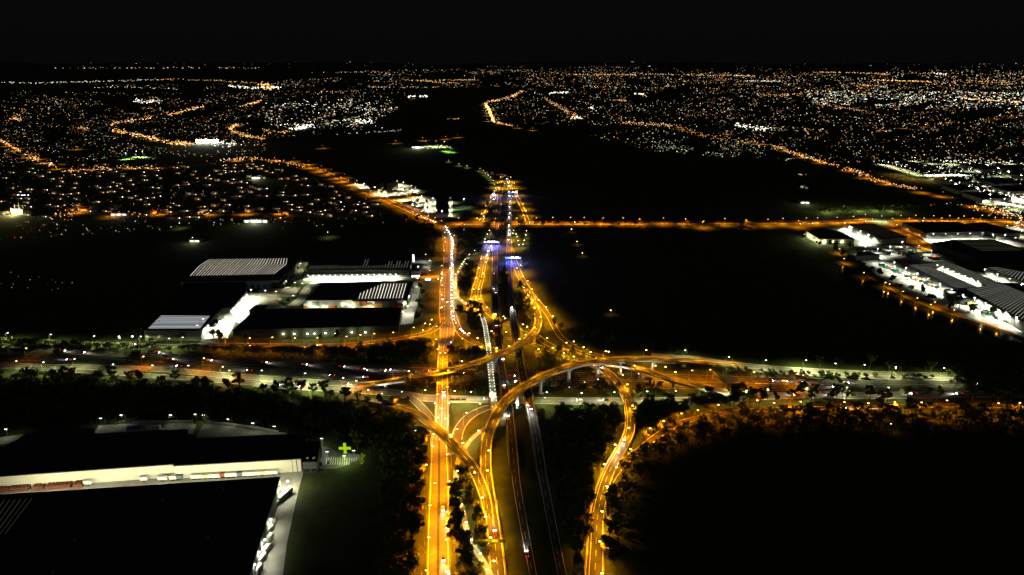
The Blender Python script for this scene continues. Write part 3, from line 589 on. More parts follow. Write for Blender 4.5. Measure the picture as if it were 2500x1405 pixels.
# yellow-green plus signs
def plus(px, py, s, mm, label, rz=0):
    r = empty('plus_sign', P(px, py, 0), rz); hb = MB(); hb.box((0, 0, s * .5), (s * .22, .9, s)); hb.box((0, 0, s * .52), (s, .88, s * .2)); hb.build('sign_face', mm, r)
    pb = MB(); pb.box((0, 0, .15), (s * .5, 1.8, .5)); pb.build('base', M_PLINTH, r); tag(r, label, 'sign', 'plus-shaped signs by the car park')
plus(843, 1108, 8.6, M_YEL, 'glowing yellow-green plus-shaped sign standing behind the bay-marked car park')
plus(885, 1130, 7.5, M_YELD, 'dim yellow-green plus-shaped sign turned edge-on at the tree edge', R(72))
light(light_data('plus', 'POINT', (.6, 1, .05), 2500, .5), P(843, 1111, 4) + Vector((0, -5, 0)))
# aisle contents
def trailer(px, py, L, colr, rz, label, h=2.9, cab=False, group='trailers and trucks'):
    key = ('tr', colr, round(L), cab)
    if key not in CT:
        mb = MB(); mb.box((0, 0, 1.15 + h / 2), (L, 2.5, h)); mb.box((0, 0, .95), (L - .5, 1.0, .35))
        o = mb.build('truck' if cab else 'trailer', mat('container_' + colr, CN[colr], .6, .15, .8)); CT[key] = o
        for wx in (-L / 2 + 1.3, -L / 2 + 2.5, L / 2 - 1.6):
            for sy in (-1, 1):
                wb = MB(); wb.tube((wx, sy * 1.22, .5), (wx, sy * .9, .5), .5, .5, 10); wb.build('wheel', M_TYRE, o)
        if cab:
            cb = MB(); cb.box((L / 2 + 1.6, 0, 1.6), (2.2, 2.4, 2.3)); cb.box((L / 2 + 1.9, 0, 2.95), (1.5, 2.2, .5)); cb.build('cab', mat('cab_white', (.6, .6, .6), .4), o)
            gb = MB(); gb.box((L / 2 + 2.72, 0, 2.1), (.06, 2.0, .8)); gb.build('windscreen', M_GLASS, o)
    else: o = copy_tree(CT[key])
    p = P(px, py, 0); o.location = (p.x, p.y, .1); o.rotation_euler = (0, 0, rz)
    return tag(o, label, 'truck' if cab else 'trailer', group)
aisle = [(216, 1184.5, 5, 'white'), (353, 1175, 4.5, 'white'), (399, 1174, 6, 'white'), (424, 1172.5, 3.5, 'white'), (439, 1171.5, 4.3, 'slate'), (476, 1170.5, 4, 'white'), (489, 1169.8, 4, 'white'), (503, 1169.2, 4, 'cream'), (516, 1168.5, 4, 'white'), (530, 1168, 4, 'white'), (545, 1166.5, 3.6, 'rust'), (559, 1166, 4, 'white'), (572, 1165.3, 4, 'white'), (586, 1164.6, 3.6, 'slate'), (600, 1163.6, 4, 'white'), (614, 1163, 4.2, 'white'), (628, 1162.2, 4, 'white'), (642, 1161, 4, 'cream'), (656, 1160.3, 4, 'white'), (671, 1159.4, 4.4, 'white')]
for i, (x, y, L, c_) in enumerate(aisle):
    trailer(x, y, L, c_, R(4), '%s box trailer in the aisle between the huge sheds, %s from the timber stacks' % (c_, nth(i)), h=2.6, group='box trailers in the long aisle')
for i, (x, y, L, cb) in enumerate(((697, 1215, 13, True), (665, 1284, 4, False), (659, 1300, 6, False), (658, 1322, 6, False), (650, 1350, 7, True), (641, 1372, 7, False), (632, 1398, 6, True))):
    trailer(x, y, L, 'white', R(-108 + i), 'white truck in the bright yard beside the enormous roof, %s going down' % nth(i), cab=cb, group='white trucks in the bright yard')
mT = mat('red_brown_timber', (.13, .042, .022), .9, .45, 1.5)
for i, (x0, x1) in enumerate(((-40, 28), (30, 76), (86, 111), (118, 178), (184, 207))):
    a, b = P(x0, 1197 - x0 * .055, 0), P(x1, 1197 - x1 * .055, 0); L = (b - a).length; mb = MB(); rg = random.Random(i)
    for k in range(9):
        for lv in range(4):
            mb.box((rg.uniform(-.15, .15), -2.6 + k * .62, .4 + lv * .62), (L * rg.uniform(.93, 1), .55, .55), rg.uniform(-.012, .012))
    for k in range(int(L / 2.2)):
        mb.box((-L / 2 + 1 + k * 2.2, rg.uniform(-.4, .4), 2.75), (1.5, 4.6, .35), rg.uniform(-.12, .12))
    o = mb.build('timber_stack', mT); o.location = ((a.x + b.x) / 2, (a.y + b.y) / 2, .1); o.rotation_euler = (0, 0, math.atan2(b.y - a.y, b.x - a.x))
    tag(o, 'red-brown timber stack in the long aisle, %s going toward the box trailers' % nth(i), 'timber stack', 'timber stacks in the aisle')
mb = MB(); mb.box((0, 0, .9), (9, 3.5, 1.6)); mb.box((0, 0, 1.9), (7.5, 2.2, .5)); o = mb.build('tarpaulin_heap', mat('blue_tarpaulin', (.02, .14, .45), .6, .2, 1)); o.location = P(325, 1047, 0); tag(o, 'blue tarpaulin heap inside the compound behind the huge shed', 'tarpaulin')
p = P(375, 1047, 0); container(p.x, p.y, .1, 'white', R(2), 'single long white container in the compound behind the huge shed', L=10.5)
# --- shopping centre
m1 = warehouse('low dark mall roof behind the crowded bright car park', [(906, 454), (930, 451), (926, 463), (902, 465)], 9, (), M_ROOF, mat('warm_wall', (.6, .48, .3), .7))
m2 = warehouse('wedge-shaped mall building with a long glowing beige front', [(944, 450), (968, 443), (972, 446.5), (944, 462)], 11, (), mat('pale_roof', (.4, .33, .22), .7), mat('warm_wall', (.6, .48, .3), .7))
m3 = warehouse('thin glowing beige building between the dark mall roofs', [(929, 447), (936, 446), (929, 461), (925, 462)], 10, (), mat('pale_roof', (.4, .33, .22), .7), mat('warm_wall', (.6, .48, .3), .7))
m4 = warehouse('curved-front store with a black roof and white forecourt', [(986, 493.5), (1000, 491), (1034, 504), (1028, 510), (1006, 503)], 7, (), M_ROOFD, M_WALL)
m5 = warehouse('square black-roofed store ringed by bright white lanes', [(1065, 487.5), (1095, 486.5), (1094.5, 520.5), (1064, 522)], 9, (), M_ROOFD, M_WALL)
yard([(900, 466), (945, 463), (966, 446), (992, 451), (1028, 466), (998, 477), (932, 485), (905, 474)], 'crowded bright car park below the mall roofs', M_CONC, cat='car park', name='car_park')
yard([(964, 490), (1000, 482), (1034, 478), (1066, 487), (1106, 489), (1105, 530), (1062, 531), (1030, 517), (1000, 506)], 'second bright car park ringing the square black-roofed store', M_CONC, cat='car park', name='car_park')
yard([(862, 452), (884, 449), (902, 458), (900, 464), (880, 462)], 'small white-lit forecourt at the upper end of the mall', M_CONC2)
k = 0
for x, y in ((872, 452), (890, 458), (915, 467), (935, 470), (955, 462), (970, 452), (985, 455), (1005, 464), (960, 474), (985, 472), (1015, 468), (940, 478), (925, 475), (980, 462), (975, 488), (995, 490), (1010, 498), (1030, 490), (1045, 500), (1020, 484), (1050, 515), (1058, 495), (1062, 510), (1100, 495), (1100, 512), (1098, 526), (1080, 527), (1066, 526), (1040, 508), (1008, 509), (1022, 512)):
    floodpole(x, y - 2.5, 10, 26000, (1, .97, .60), 'mall', 'shopping centre floodlight, %s of those lighting its car parks' % nth(k)); k += 1
# --- depots by the lake
d1 = warehouse('dark warehouse with lamps on its wall at the corner of the lake', [(1968, 563.5), (2041.5, 562), (2085, 583), (2000, 583.5)], 10, (), M_ROOFD, M_WALL)
for x, y in ((1963, 573), (1975, 578), (1986, 586), (1996, 590), (2012, 590), (2033, 589.5), (2055, 589.5), (2074, 588.5)): wlight(d1, x, y, 5.5, 3800, C_WHT, 'k')
d2 = warehouse('grey-roofed warehouse with a long white lit side beside a dazzling yard', [(2073, 547.5), (2133, 546.5), (2215, 579), (2153, 583)], 10, [([(2075, 548.5), (2131, 547.5), (2208, 577), (2153, 581)], 10, .08, M_OLIVE, 'v')], M_ROOF, M_WALL)
d3 = warehouse('wide black-roofed warehouse with piers of light on its end wall', [(2202, 543.5), (2339, 542), (2405, 565), (2261, 568)], 11, (), M_ROOFD, M_WALL, doors=[(2, 22, 4, 4, M_DOOR)])
d4 = warehouse('dark warehouse with a bright white end gable behind the wide black roof', [(2358, 546), (2404, 543.5), (2492, 567), (2434, 571)], 10, (), M_ROOFD, M_WALL)
d5 = warehouse('black warehouse with fine olive roof strips facing the striped depot', [(2275, 595), (2327, 586), (2424, 585), (2530, 617), (2385, 630)], 12, [([(2330, 587), (2420, 586.5), (2500, 612), (2400, 614)], 8, .16, M_OLIVE, 'v')], M_ROOFD, M_WALLD)
STR = .42
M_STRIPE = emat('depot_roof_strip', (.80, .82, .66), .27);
d6 = warehouse('vast striped depot roof wrapped round a bright courtyard', [(2220, 647), (2274, 653), (2385, 701), (2337, 705)], 11,
    [([(2221, 647.4), (2274, 653), (2385, 701), (2337, 704.6)], 22, .24, M_STRIPE, 'v')], M_ROOFD, M_WALL)
d6b = warehouse('back wing of the vast striped depot joining its two long wings', [(2221, 646.9), (2319, 640.9), (2307, 650.9), (2274, 652.9)], 11, [([(2222, 646.8), (2318, 641.2), (2307, 650.6), (2274, 652.6)], 5, .2, M_STRIPE, 'v')], M_ROOFD, M_WALL)
d6c = warehouse('far wing of the vast striped depot beyond the bright courtyard', [(2307.5, 651), (2319.4, 641), (2443, 691), (2411, 698.3)], 11, [([(2307.8, 651), (2319.6, 641.3), (2441, 690.6), (2410, 697.8)], 22, .24, M_STRIPE, 'v')], M_ROOFD, M_WALL)
d6d = warehouse('main block of the vast striped depot running out of the picture', [(2357, 705.5), (2385.5, 701.3), (2411.5, 698.6), (2443.5, 691.3), (2620, 692), (2620, 850), (2387, 726.5)], 11, [([(2358, 705.3), (2443.5, 691.8), (2620, 765), (2620, 848)], 34, .26, M_STRIPE, 'v')], M_ROOFD, M_WALL)
d6e = warehouse('plain black canopy in front of the vast striped depot', [(2305, 706.5), (2336, 705.5), (2356, 706), (2386, 727), (2331, 726)], 9, (), M_ROOFD, M_WALLD)
d7 = warehouse('narrow striped depot roof beside the second courtyard', [(2409, 653.5), (2433, 652), (2560, 676), (2560, 712)], 11, [([(2410, 653.6), (2433, 652.3), (2560, 676), (2560, 711)], 18, .24, M_STRIPE, 'v')], M_ROOFD, M_WALL)
d8 = warehouse('small black-roofed gatehouse shed by the lake path', [(2092, 613.5), (2126, 612.5), (2148, 621), (2090, 625)], 7, (), M_ROOFD, M_WALL)
d9 = warehouse('low black-roofed workshop beside the gatehouse shed', [(2130, 608), (2158, 607.5), (2176, 613.5), (2145, 614.5)], 6, (), M_ROOFD, M_WALLG)
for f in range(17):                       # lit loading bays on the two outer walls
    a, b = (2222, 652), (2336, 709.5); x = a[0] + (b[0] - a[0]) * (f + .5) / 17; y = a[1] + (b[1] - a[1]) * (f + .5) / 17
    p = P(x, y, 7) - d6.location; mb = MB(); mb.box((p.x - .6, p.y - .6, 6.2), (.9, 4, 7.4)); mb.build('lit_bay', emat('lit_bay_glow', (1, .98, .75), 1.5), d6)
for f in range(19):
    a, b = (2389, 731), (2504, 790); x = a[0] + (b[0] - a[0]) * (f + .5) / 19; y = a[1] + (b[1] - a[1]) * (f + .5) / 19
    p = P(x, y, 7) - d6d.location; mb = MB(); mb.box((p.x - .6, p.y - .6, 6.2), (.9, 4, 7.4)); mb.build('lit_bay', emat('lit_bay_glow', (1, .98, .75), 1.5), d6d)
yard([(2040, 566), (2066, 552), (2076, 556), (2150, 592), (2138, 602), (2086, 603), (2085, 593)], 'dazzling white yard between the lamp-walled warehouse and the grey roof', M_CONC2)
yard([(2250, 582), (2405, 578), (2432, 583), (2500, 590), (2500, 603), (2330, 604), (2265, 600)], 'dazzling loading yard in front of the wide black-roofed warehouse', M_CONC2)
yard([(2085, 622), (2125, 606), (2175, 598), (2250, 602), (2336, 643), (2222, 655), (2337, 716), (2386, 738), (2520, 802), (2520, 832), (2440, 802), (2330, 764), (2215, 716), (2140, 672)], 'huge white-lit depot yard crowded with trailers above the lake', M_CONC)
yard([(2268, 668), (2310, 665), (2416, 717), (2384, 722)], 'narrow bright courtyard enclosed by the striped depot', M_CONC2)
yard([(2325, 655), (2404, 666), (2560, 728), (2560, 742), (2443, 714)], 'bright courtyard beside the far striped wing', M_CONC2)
yard([(2435, 560), (2520, 545), (2520, 610), (2440, 590)], 'bright cluttered yard at the picture edge below the junction', M_CONC)
k = 0
for x, y, pw in ((2060, 563, 50000), (2078, 574, 60000), (2098, 583, 60000), (2118, 592, 60000), (2110, 598, 40000), (2275, 590, 70000), (2305, 590, 70000), (2335, 589, 70000), (2365, 589, 70000), (2395, 588, 70000), (2420, 592, 70000), (2450, 592, 60000),
                 (2110, 622, 30000), (2140, 628, 60000), (2170, 622, 40000), (2200, 610, 20000), (2240, 620, 20000), (2270, 632, 20000), (2150, 648, 60000), (2180, 662, 60000), (2208, 676, 60000), (2236, 690, 60000), (2262, 703, 60000), (2290, 716, 60000), (2180, 672, 30000), (2215, 690, 24000), (2250, 705, 24000), (2290, 720, 30000), (2318, 731, 60000), (2346, 744, 60000), (2374, 752, 60000), (2400, 765, 60000), (2425, 777, 60000), (2450, 789, 60000), (2475, 801, 60000), (2498, 811, 60000), (2400, 780, 30000),
                 (2284, 669, 26000), (2297, 673, 26000), (2310, 679, 26000), (2323, 685, 26000), (2337, 691, 26000), (2351, 697, 26000), (2366, 703, 26000), (2382, 710, 26000), (2400, 680, 60000), (2430, 692, 60000), (2460, 704, 60000), (2490, 716, 60000), (2455, 570, 30000), (2480, 560, 30000), (2490, 580, 30000), (2475, 600, 20000)):
    floodpole(x, y - 4, 12, pw, C_CW if k > 4 else (.95, 1, .8), 'lake', 'tall depot floodlight near the lake, %s of its yard rows' % nth(k)); k += 1
rg = random.Random(5)
k = 0
for row, (x0, y0, x1, y1, n, L) in enumerate(((2150, 608, 2250, 636, 9, 12), (2175, 606, 2290, 636, 10, 12), (2205, 604, 2320, 638, 10, 12), (2190, 640, 2215, 648, 3, 9), (2150, 650, 2290, 706, 16, 7), (2195, 642, 2240, 648, 3, 9), (2230, 676, 2300, 700, 7, 7), (2330, 728, 2390, 745, 6, 11), (2345, 735, 2420, 765, 7, 11), (2400, 765, 2495, 800, 7, 11), (2080, 556, 2140, 585, 5, 8), (2290, 577, 2410, 575, 10, 10))):
    for i in range(n):
        t = (i + rg.uniform(.2, .8)) / n; cc = rg.choice(['teal', 'teal', 'white', 'white', 'cream', 'ochre', 'red', 'slate', 'white', 'green'])
        trailer(x0 + (x1 - x0) * t, y0 + (y1 - y0) * t + rg.uniform(-1, 1), L, cc, R(rg.choice([-3, 2, 4]) + (0 if row != 11 else 88)), '%s trailer in the lake depot yards, %s in its %s row' % (cc, nth(i), nth(row)), group='trailers in the lake depot yards')
# further depots up the hill road
TW = [([(2345, 402), (2395, 400), (2452, 411), (2400, 414)], 'dark'), ([(2425, 404), (2500, 402), (2560, 412), (2480, 416)], 'long'), ([(2440, 418), (2540, 414), (2570, 428), (2500, 432)], 'broad'), ([(2280, 434), (2325, 431), (2372, 442), (2330, 446)], 'low'), ([(2380, 436), (2440, 433), (2490, 446), (2430, 449)], 'wide'), ([(2300, 452), (2350, 450), (2390, 462), (2340, 465)], 'short'), ([(2350, 470), (2420, 468), (2470, 482), (2400, 486)], 'flat'), ([(2420, 455), (2500, 452), (2540, 464), (2460, 468)], 'deep')]
for i, (q, a) in enumerate(TW):
    warehouse('%s distant warehouse of the upper estate, %s counted downhill' % (a, nth(i)), q, 9, (), M_ROOFD, M_WALL, group='distant warehouses of the upper estate')
yard([(2150, 402), (2245, 399), (2345, 424), (2260, 428)], 'rust-coloured stockyard striped with stored rows on the upper estate', mat('rust_yard', (.11, .05, .03), .9, .5, .03))
yard([(2255, 427), (2372, 426), (2372, 431), (2262, 432)], 'white-lit strip along the foot of the rust-coloured stockyard', M_CONC2)
yard([(2400, 409), (2408, 407), (2500, 436), (2520, 440), (2500, 443)], 'white-lit lane between the upper estate warehouses', M_CONC2)
yard([(2276, 434), (2312, 442), (2400, 470), (2412, 478), (2380, 478), (2330, 458), (2300, 448)], 'white-lit yard stepping down the upper estate', M_CONC2)
yard([(2400, 480), (2520, 478), (2520, 510), (2430, 500)], 'bright yard at the lower end of the upper estate', M_CONC)
k = 0
for x, y in ((2153, 401), (2167, 404), (2177, 407), (2187, 410), (2198, 413), (2209, 416), (2220, 420), (2231, 423), (2242, 427), (2265, 428), (2290, 427), (2315, 427), (2345, 427), (2232, 393), (2275, 399), (2310, 400), (2330, 401), (2410, 411), (2435, 418), (2460, 427), (2490, 436), (2285, 437), (2306, 445), (2320, 450), (2340, 455), (2365, 463), (2385, 470), (2400, 476), (2415, 484), (2440, 482), (2460, 482), (2480, 486), (2490, 492), (2415, 497), (2450, 497), (2465, 400), (2370, 418), (2440, 430), (2500, 420), (2475, 510), (2495, 505)):
    floodpole(x, y - 1.5, 11, 50000, C_CW, 'up', 'upper estate floodlight, %s going downhill' % nth(k)); k += 1
light(light_data('rust', 'SPOT', (1, .5, .15), 90000, .5), P(2230, 412, 25)); light(LD['rust'], P(2280, 416, 25)); light(LD['rust'], P(2200, 404, 25))
# lone lit buildings
def small_building(px, py, wpx, hpx, label, mm, power=12000, col=C_CW, name='lit_building', d=12):
    p = P(px, py, 0); k_ = mpp(p); w, h = wpx * k_, max(3.5, hpx * k_)
    r = empty(name, p); mb = MB(); mb.box((0, d / 2, h / 2), (w, d, h)); mb.build('wall', mm, r)
    mb = MB(); mb.box((0, d / 2, h + .3), (w + 1, d + 1, .6)); mb.build('roof', M_ROOFD, r)
    n = max(2, int(w / 9)); mb = MB()
    for i in range(n): mb.box((-w / 2 + w * (i + .5) / n, -.06, h * .5), (w / n * .55, .1, h * .4))
    mb.build('window', M_COOLW, r)
    if power:
        for i in range(max(1, min(4, int(w / 25)))):
            light(light_data('sb%s%d' % (str(col), power), 'POINT', col, power, .5), (-w / 2 + w * (i + .5) / max(1, min(4, int(w / 25))), -7, 8), r)
    return tag(r, label, 'building')
small_building(507, 350, 56, 9, 'brightest white-lit hall in the suburb beyond the striped warehouse', M_WALL, 120000)
small_building(290, 527, 40, 5, 'long low building with lit windows beside the hidden orange road', M_WALL, 6000, (1, .95, .6))
small_building(625, 545, 60, 8, 'tree-framed white-lit hall below the suburb', M_WALL, 18000, (.95, 1, .7), d=20)
small_building(475, 592, 26, 5, 'small white-lit clubhouse at the edge of the dark field', M_WALL, 5000)
small_building(625, 438, 22, 5, 'pale lit school block inside the suburb', M_WALL, 20000, (1, .95, .6))
small_building(1965, 498, 22, 5, 'small lit house among the trees beyond the cross road', M_WALL, 8000, (1, .95, .5))
small_building(1020, 362, 30, 3, 'lit grandstand beside the bright green sports field', M_WALL, 60000, (1, 1, .7))
# temple-like building with spires
r = empty('temple', P(42, 524, 0)); mb = MB(); mb.box((0, 10, 5), (22, 18, 10)); mb.build('hall', M_WALL, r)
for i, (x, h_) in enumerate(((-11, 13), (-4, 20), (4, 22), (11, 15))):
    mb = MB(); mb.tube((x, 4, 0), (x, 4, h_), 2.2, .3, 8); mb.build('spire', M_WALL, r)
light(light_data('temple', 'POINT', (1, .85, .35), 42000, .5), (0, -9, 4), r); light(LD['temple'], (-14, -3, 9), r); tag(r, 'yellow floodlit hall with four pointed spires in the suburb', 'building')
# sports grounds
for nm, pts, lb in (('a', [(1020, 361), (1060, 356), (1104, 361), (1098, 368), (1050, 368)], 'wide bright green sports field on the dark plain'), ('b', [(1070, 370), (1095, 367), (1118, 372), (1110, 376), (1080, 376)], 'smaller bright green field below the wide one'), ('c', [(270, 398), (290, 390), (345, 382), (385, 384), (350, 394)], 'white-lit sports ground inside the suburb'), ('d', [(1106, 511), (1165, 511), (1165, 519), (1108, 519)], 'dim green paddock under the lone blue-white lamp')):
    ground_poly('sports_field', pts, mat('sports_turf', (.06, .13, .012), .95, .15, .03), .1, lb, 'sports field')
for x, y, pw, cc in ((1040, 358, 500000, (.9, 1, .5)), (1065, 358, 500000, (.9, 1, .5)), (1085, 360, 400000, (.9, 1, .5)), (1090, 370, 260000, (.7, 1, .3)), (1100, 373, 200000, (.7, 1, .3)), (335, 384, 500000, C_CW), (310, 389, 400000, (.8, 1, .6)), (350, 385, 400000, C_CW), (1133, 508, 60000, (.7, .9, 1))):
    floodpole(x, y - 3, 18, pw, cc, 'sport%s' % str(cc), 'tall sports field mast at %s' % {335: 'the white-lit ground', 310: 'the white-lit ground low end', 350: 'the white-lit ground high end', 1133: 'the dim green paddock, blue-white', 1040: 'the wide green field, upper end', 1065: 'the wide green field middle', 1085: 'the wide green field, lower end', 1090: 'the smaller green field', 1100: 'the smaller green field corner'}[x])
# ================================================================== STREET LAMPS
def lamp_proto(kind, gm_, hgt, arm):
    mb = MB(); mb.tube((0, 0, 0), (0, 0, hgt), .13, .08, 6); mb.tube((0, 0, hgt - .1), (arm, 0, hgt + .25), .07, .06, 5)
    o = mb.build('street_lamp', M_STEEL)
    hb = MB(); hb.box((arm + .35, 0, hgt + .2), (1.25, .5, .26)); hb.box((arm + .35, 0, hgt + .03), (.95, .42, .14)); hb.build('lamp_head', gm_, o)
    return o
LP = {}
def lamp(px, py, kind, power, z=0, arm=2.2, hgt=11, side=1, label='', group=''):
    key = (kind, arm, hgt)
    g_, c_ = {'o': (M_ORANGE, C_SOD), 'y': (emat('amber_lamp_glass', (1, .72, .22), 14), C_AMB), 'w': (M_WHITE, C_WHT), 'c': (M_CYAN, (.1, .9, 1)), 'p': (emat('path_lamp_glass', (1, .9, .45), 10), (1, .9, .35))}[kind]
    if key not in LP: LP[key] = o = lamp_proto(kind, g_, hgt, arm)
    else:
        o = LP[key].copy(); COL.objects.link(o); c = [k_ for k_ in LP[key].children if k_.type == 'MESH'][0].copy(); c.parent = o; COL.objects.link(c)
    p = P(px, py, z + hgt + .2)
    o.location = (p.x - side * (arm + .35), p.y, z); o.rotation_euler = (0, 0, 0 if side > 0 else math.pi)
    light(light_data('st%s_%d_%d' % (kind, power, hgt), 'SPOT', c_, power, .25, 150, .5), (arm + .35, 0, hgt - .25), o)
    return tag(o, label, 'street lamp', group)
K = 1.25
def lamps(group, where, kind, power, heads, z=0, side=1, hgt=11, arm=2.2, adj=''):
    heads = sorted(heads, key=lambda h: (h[1] if 'down' in where else h[0]))
    for i, h in enumerate(heads):
        zz = near('overpass', h[0], h[1])[0].z if 'overpass' in group and 1060 < h[0] < 1098 else z
        lamp(h[0], h[1], kind, power * K * (h[2] if len(h) > 2 else 1), zz, arm, hgt, side if len(h) < 4 else h[3],
             '%s street lamp %s, %s %s' % ({'o': 'orange', 'y': 'amber', 'w': 'white', 'c': 'cyan', 'p': 'small pale'}[kind] if not adj else adj, group, nth(i), where), 'street lamps ' + group)
PW = 30000
lamps('along the lower trunk road', 'going down', 'o', PW * 1.65, [(1041, 1135), (1096, 1175, 1, -1), (1050, 1234), (1092, 1250, 1, -1), (1047, 1312), (1090, 1318, 1, -1), (1041, 1393), (1095, 1400, 1, -1), (1058, 1060), (1092, 1110, 1, -1), (1062, 1180, .7), (1044, 1440), (1092, 1450, 1, -1)])
lamps('on the overpass and grass loop', 'going down', 'o', PW * 1.2, [(1069, 1020, .8), (1087, 1022, .8, -1), (1068, 963), (1092, 945, .9, -1), (1069, 905), (1094, 905, .9, -1), (1075, 862, .8), (1087, 862, .8, -1), (1069, 853, .6), (1065, 829), (1116, 1048), (1139, 1008, .8), (1172, 986, .5)])
lamps('over the bright end of the overpass', 'going down', 'w', PW * .4, [(1062, 985), (1096, 985, .9, -1), (1078, 998, .6)])
lamps('beside the upper trunk road', 'going down', 'o', PW * 1.4, [(1066, 797), (1107, 760, 1, -1), (1113, 788.5, 1, -1), (1129, 827, 1, -1), (1079, 648.5), (1102, 642, 1, -1), (1080, 697), (1086, 568), (1086, 581), (1087.5, 591), (1109, 575, 1, -1), (1108, 598, 1, -1), (1077, 685.6), (1112, 670, 1, -1), (1112, 700, 1, -1), (1078, 720), (1112, 728, 1, -1), (1076, 752), (1084, 612, .6), (1050, 661, .8), (1079, 665)])
lamps('among the trees beside the trunk road', 'going down', 'y', PW * .7, [(1038, 790), (1054, 781), (1033, 807)])
lamps('on the short flyover and its merge', 'going down', 'y', PW * .62, [(1159, 1154, 1, -1), (1178, 1215, 1, -1), (1198, 1313), (1130, 1082, .6), (1186, 1262, .9), (1206, 1370, .8), (1100, 1062, .5)])
lamps('on the longest flyover', 'going down', 'y', PW * .55, [(1190, 1149, 1), (1194, 1100, .9)], z=1)
lamps('by the curved ramp left by the trunk road', 'going down', 'y', PW * .8, [(1166, 826), (1200, 809, .7), (1236, 811, .7), (1229, 773, .8), (1233, 778, .8), (1277, 792.5), (1287, 798), (1283, 817), (1268, 828, .8), (1195, 840), (1243, 845), (1128, 882.5, .5), (1213, 850, .8), (1146, 814, .8)])
lamps('hugging the hooked end of the curved flyover', 'going down', 'y', PW * .55, [(1305, 800, 1), (1320, 774, 1, -1), (1306, 752, 1)], z=6)
lamps('by the slip road under the violet gantry', 'going down', 'y', PW * 1.7, [(1175, 632), (1170, 655), (1163, 678), (1156.5, 707), (1168.5, 706.6, 1, -1), (1151, 731), (1171, 730.5, 1, -1), (1189, 751, 1, -1), (1190, 612), (1186, 640, .8, -1), (1180, 668, .8, -1), (1205, 768, .8, -1)])
lamps('by the slip road from the second gantry', 'going down', 'y', PW * 1.7, [(1249, 591.6), (1252, 570), (1271, 648, 1, -1), (1262, 655), (1276, 675), (1288, 686, 1, -1), (1298, 706, 1, -1), (1290, 722), (1301, 734), (1315, 733, 1, -1), (1333, 750, 1, -1), (1350, 772, .8, -1)])
lamps('in the lit scrub below the dark field', 'going down', 'y', PW * .75, [(1336, 826), (1315, 853, .6), (1377, 863), (1383, 837, .9), (1401, 834), (1442, 860), (1479, 858), (1486, 859, .6), (1456, 875), (1401, 871), (1578, 855), (1495, 894.5), (1532, 939, .8), (1625, 896, 1.3), (1649, 909, .8), (1600, 893, .8), (1260, 930, .5), (1550, 893, .7), (1350, 850, .5), (1425, 848, .6)])
lamps('along the orange motorway stretch', 'going outward', 'o', PW * 1.0, [(1734, 903), (1841, 909), (1948, 913), (1690, 905, .7), (2187, 900, .01)])
lamps('along the hidden orange ramp', 'going outward', 'o', PW * 1.05, [(1664, 1010), (1704, 1002, .8), (1754, 989), (1849, 978), (1890, 984, .7), (1939, 965), (1955, 981), (2061.5, 982), (2120, 985, .7), (2185, 982), (2250, 983, .7), (2312, 978), (2438, 985), (2490, 984, .8), (1587.5, 1046), (1620, 1028, .7)])
lamps('along the hooked ramp', 'going down', 'y', PW * .62, [(1544.5, 990.6, .8, -1), (1535, 1045), (1502, 1086), (1540, 1097, 1, -1), (1505, 1141, 1, -1), (1481.6, 1188, 1, -1), (1470, 1249, 1, -1), (1465, 1322, 1, -1), (1469.5, 1400, 1, -1), (1475.5, 1134), (1470, 1440, 1, -1)])
lamps('along the pale green motorway branch', 'going outward', 'w', PW * .6, [(1673, 855.5), (1968, 880, 2.2), (2111, 891), (2187, 896, .7), (2305, 899, 1.1), (1780, 872, .7), (1870, 880, .8), (2040, 888, 1)])
lamps('by the collector road', 'going along it', 'w', PW * .34, [(182, 877), (372, 892.5), (446, 824, .5), (544, 896, 2), (639, 905, 2), (745, 912, 2), (760, 936, 2), (838, 923, 1.6), (899, 953), (1038, 953), (1110, 955, 1.3), (1150, 957), (1200, 958, .8), (1335, 958), (1420, 960), (1500, 958), (1580, 956), (1650, 955), (1720, 950, 1.2), (1790, 948), (1875, 951, .7), (1970.6, 947.7, .7), (2068, 946.5, .7), (2169.7, 946.6, .7), (1823, 954, .7)])
lamps('near the tree belt of the motorway', 'going along it', 'w', PW * .35, [(19, 813), (124, 817), (230, 821), (292, 826), (344, 822), (413, 827), (40, 882, 1.2), (106, 885), (276, 890), (460, 893, .6)])
lamps('between the motorway and the tree belt', 'going along it', 'o', PW * .55, [(64, 851, .2), (350, 871, .7), (498, 875, 1.1), (560, 905, .6), (870, 930, .8)])
lamps('along the service road below the long black roof', 'going along it', 'o', PW * .8, [(554.5, 824), (610, 826, .7), (665, 824), (720, 826, .7), (775, 825), (846, 822, .8), (880, 818, .7), (914, 815), (960, 812, .6), (1010, 800, .7), (1050, 792, .7)])
lamps('on the level cross road', 'going outward', 'o', PW * 1.5, [(x, y) for x, y in ((1120, 533), (1165, 533), (1210, 534), (1262, 533), (1310, 532), (1350, 531), (1393, 531), (1426, 531), (1473, 532.6), (1521.6, 532.6), (1562, 535), (1620, 532.6), (1674, 535), (1718, 540), (1770, 534), (1822, 537), (1875, 536), (1912, 533.5), (1950, 539), (1969, 532.6), (1996, 532), (2044, 531), (2083.6, 529), (2099, 536), (2113, 524), (2130, 535), (2179, 533.5), (2200, 526.7), (2220, 533), (2236, 526), (2256, 532.6), (2280, 526.7), (2299.6, 532.6), (2319, 526.7), (2340, 533), (2354, 527.7), (2375, 533), (2398.5, 526), (2430, 532), (2460, 527), (2490, 532), (2190, 549), (2215, 560), (2245, 574), (2275, 592))])
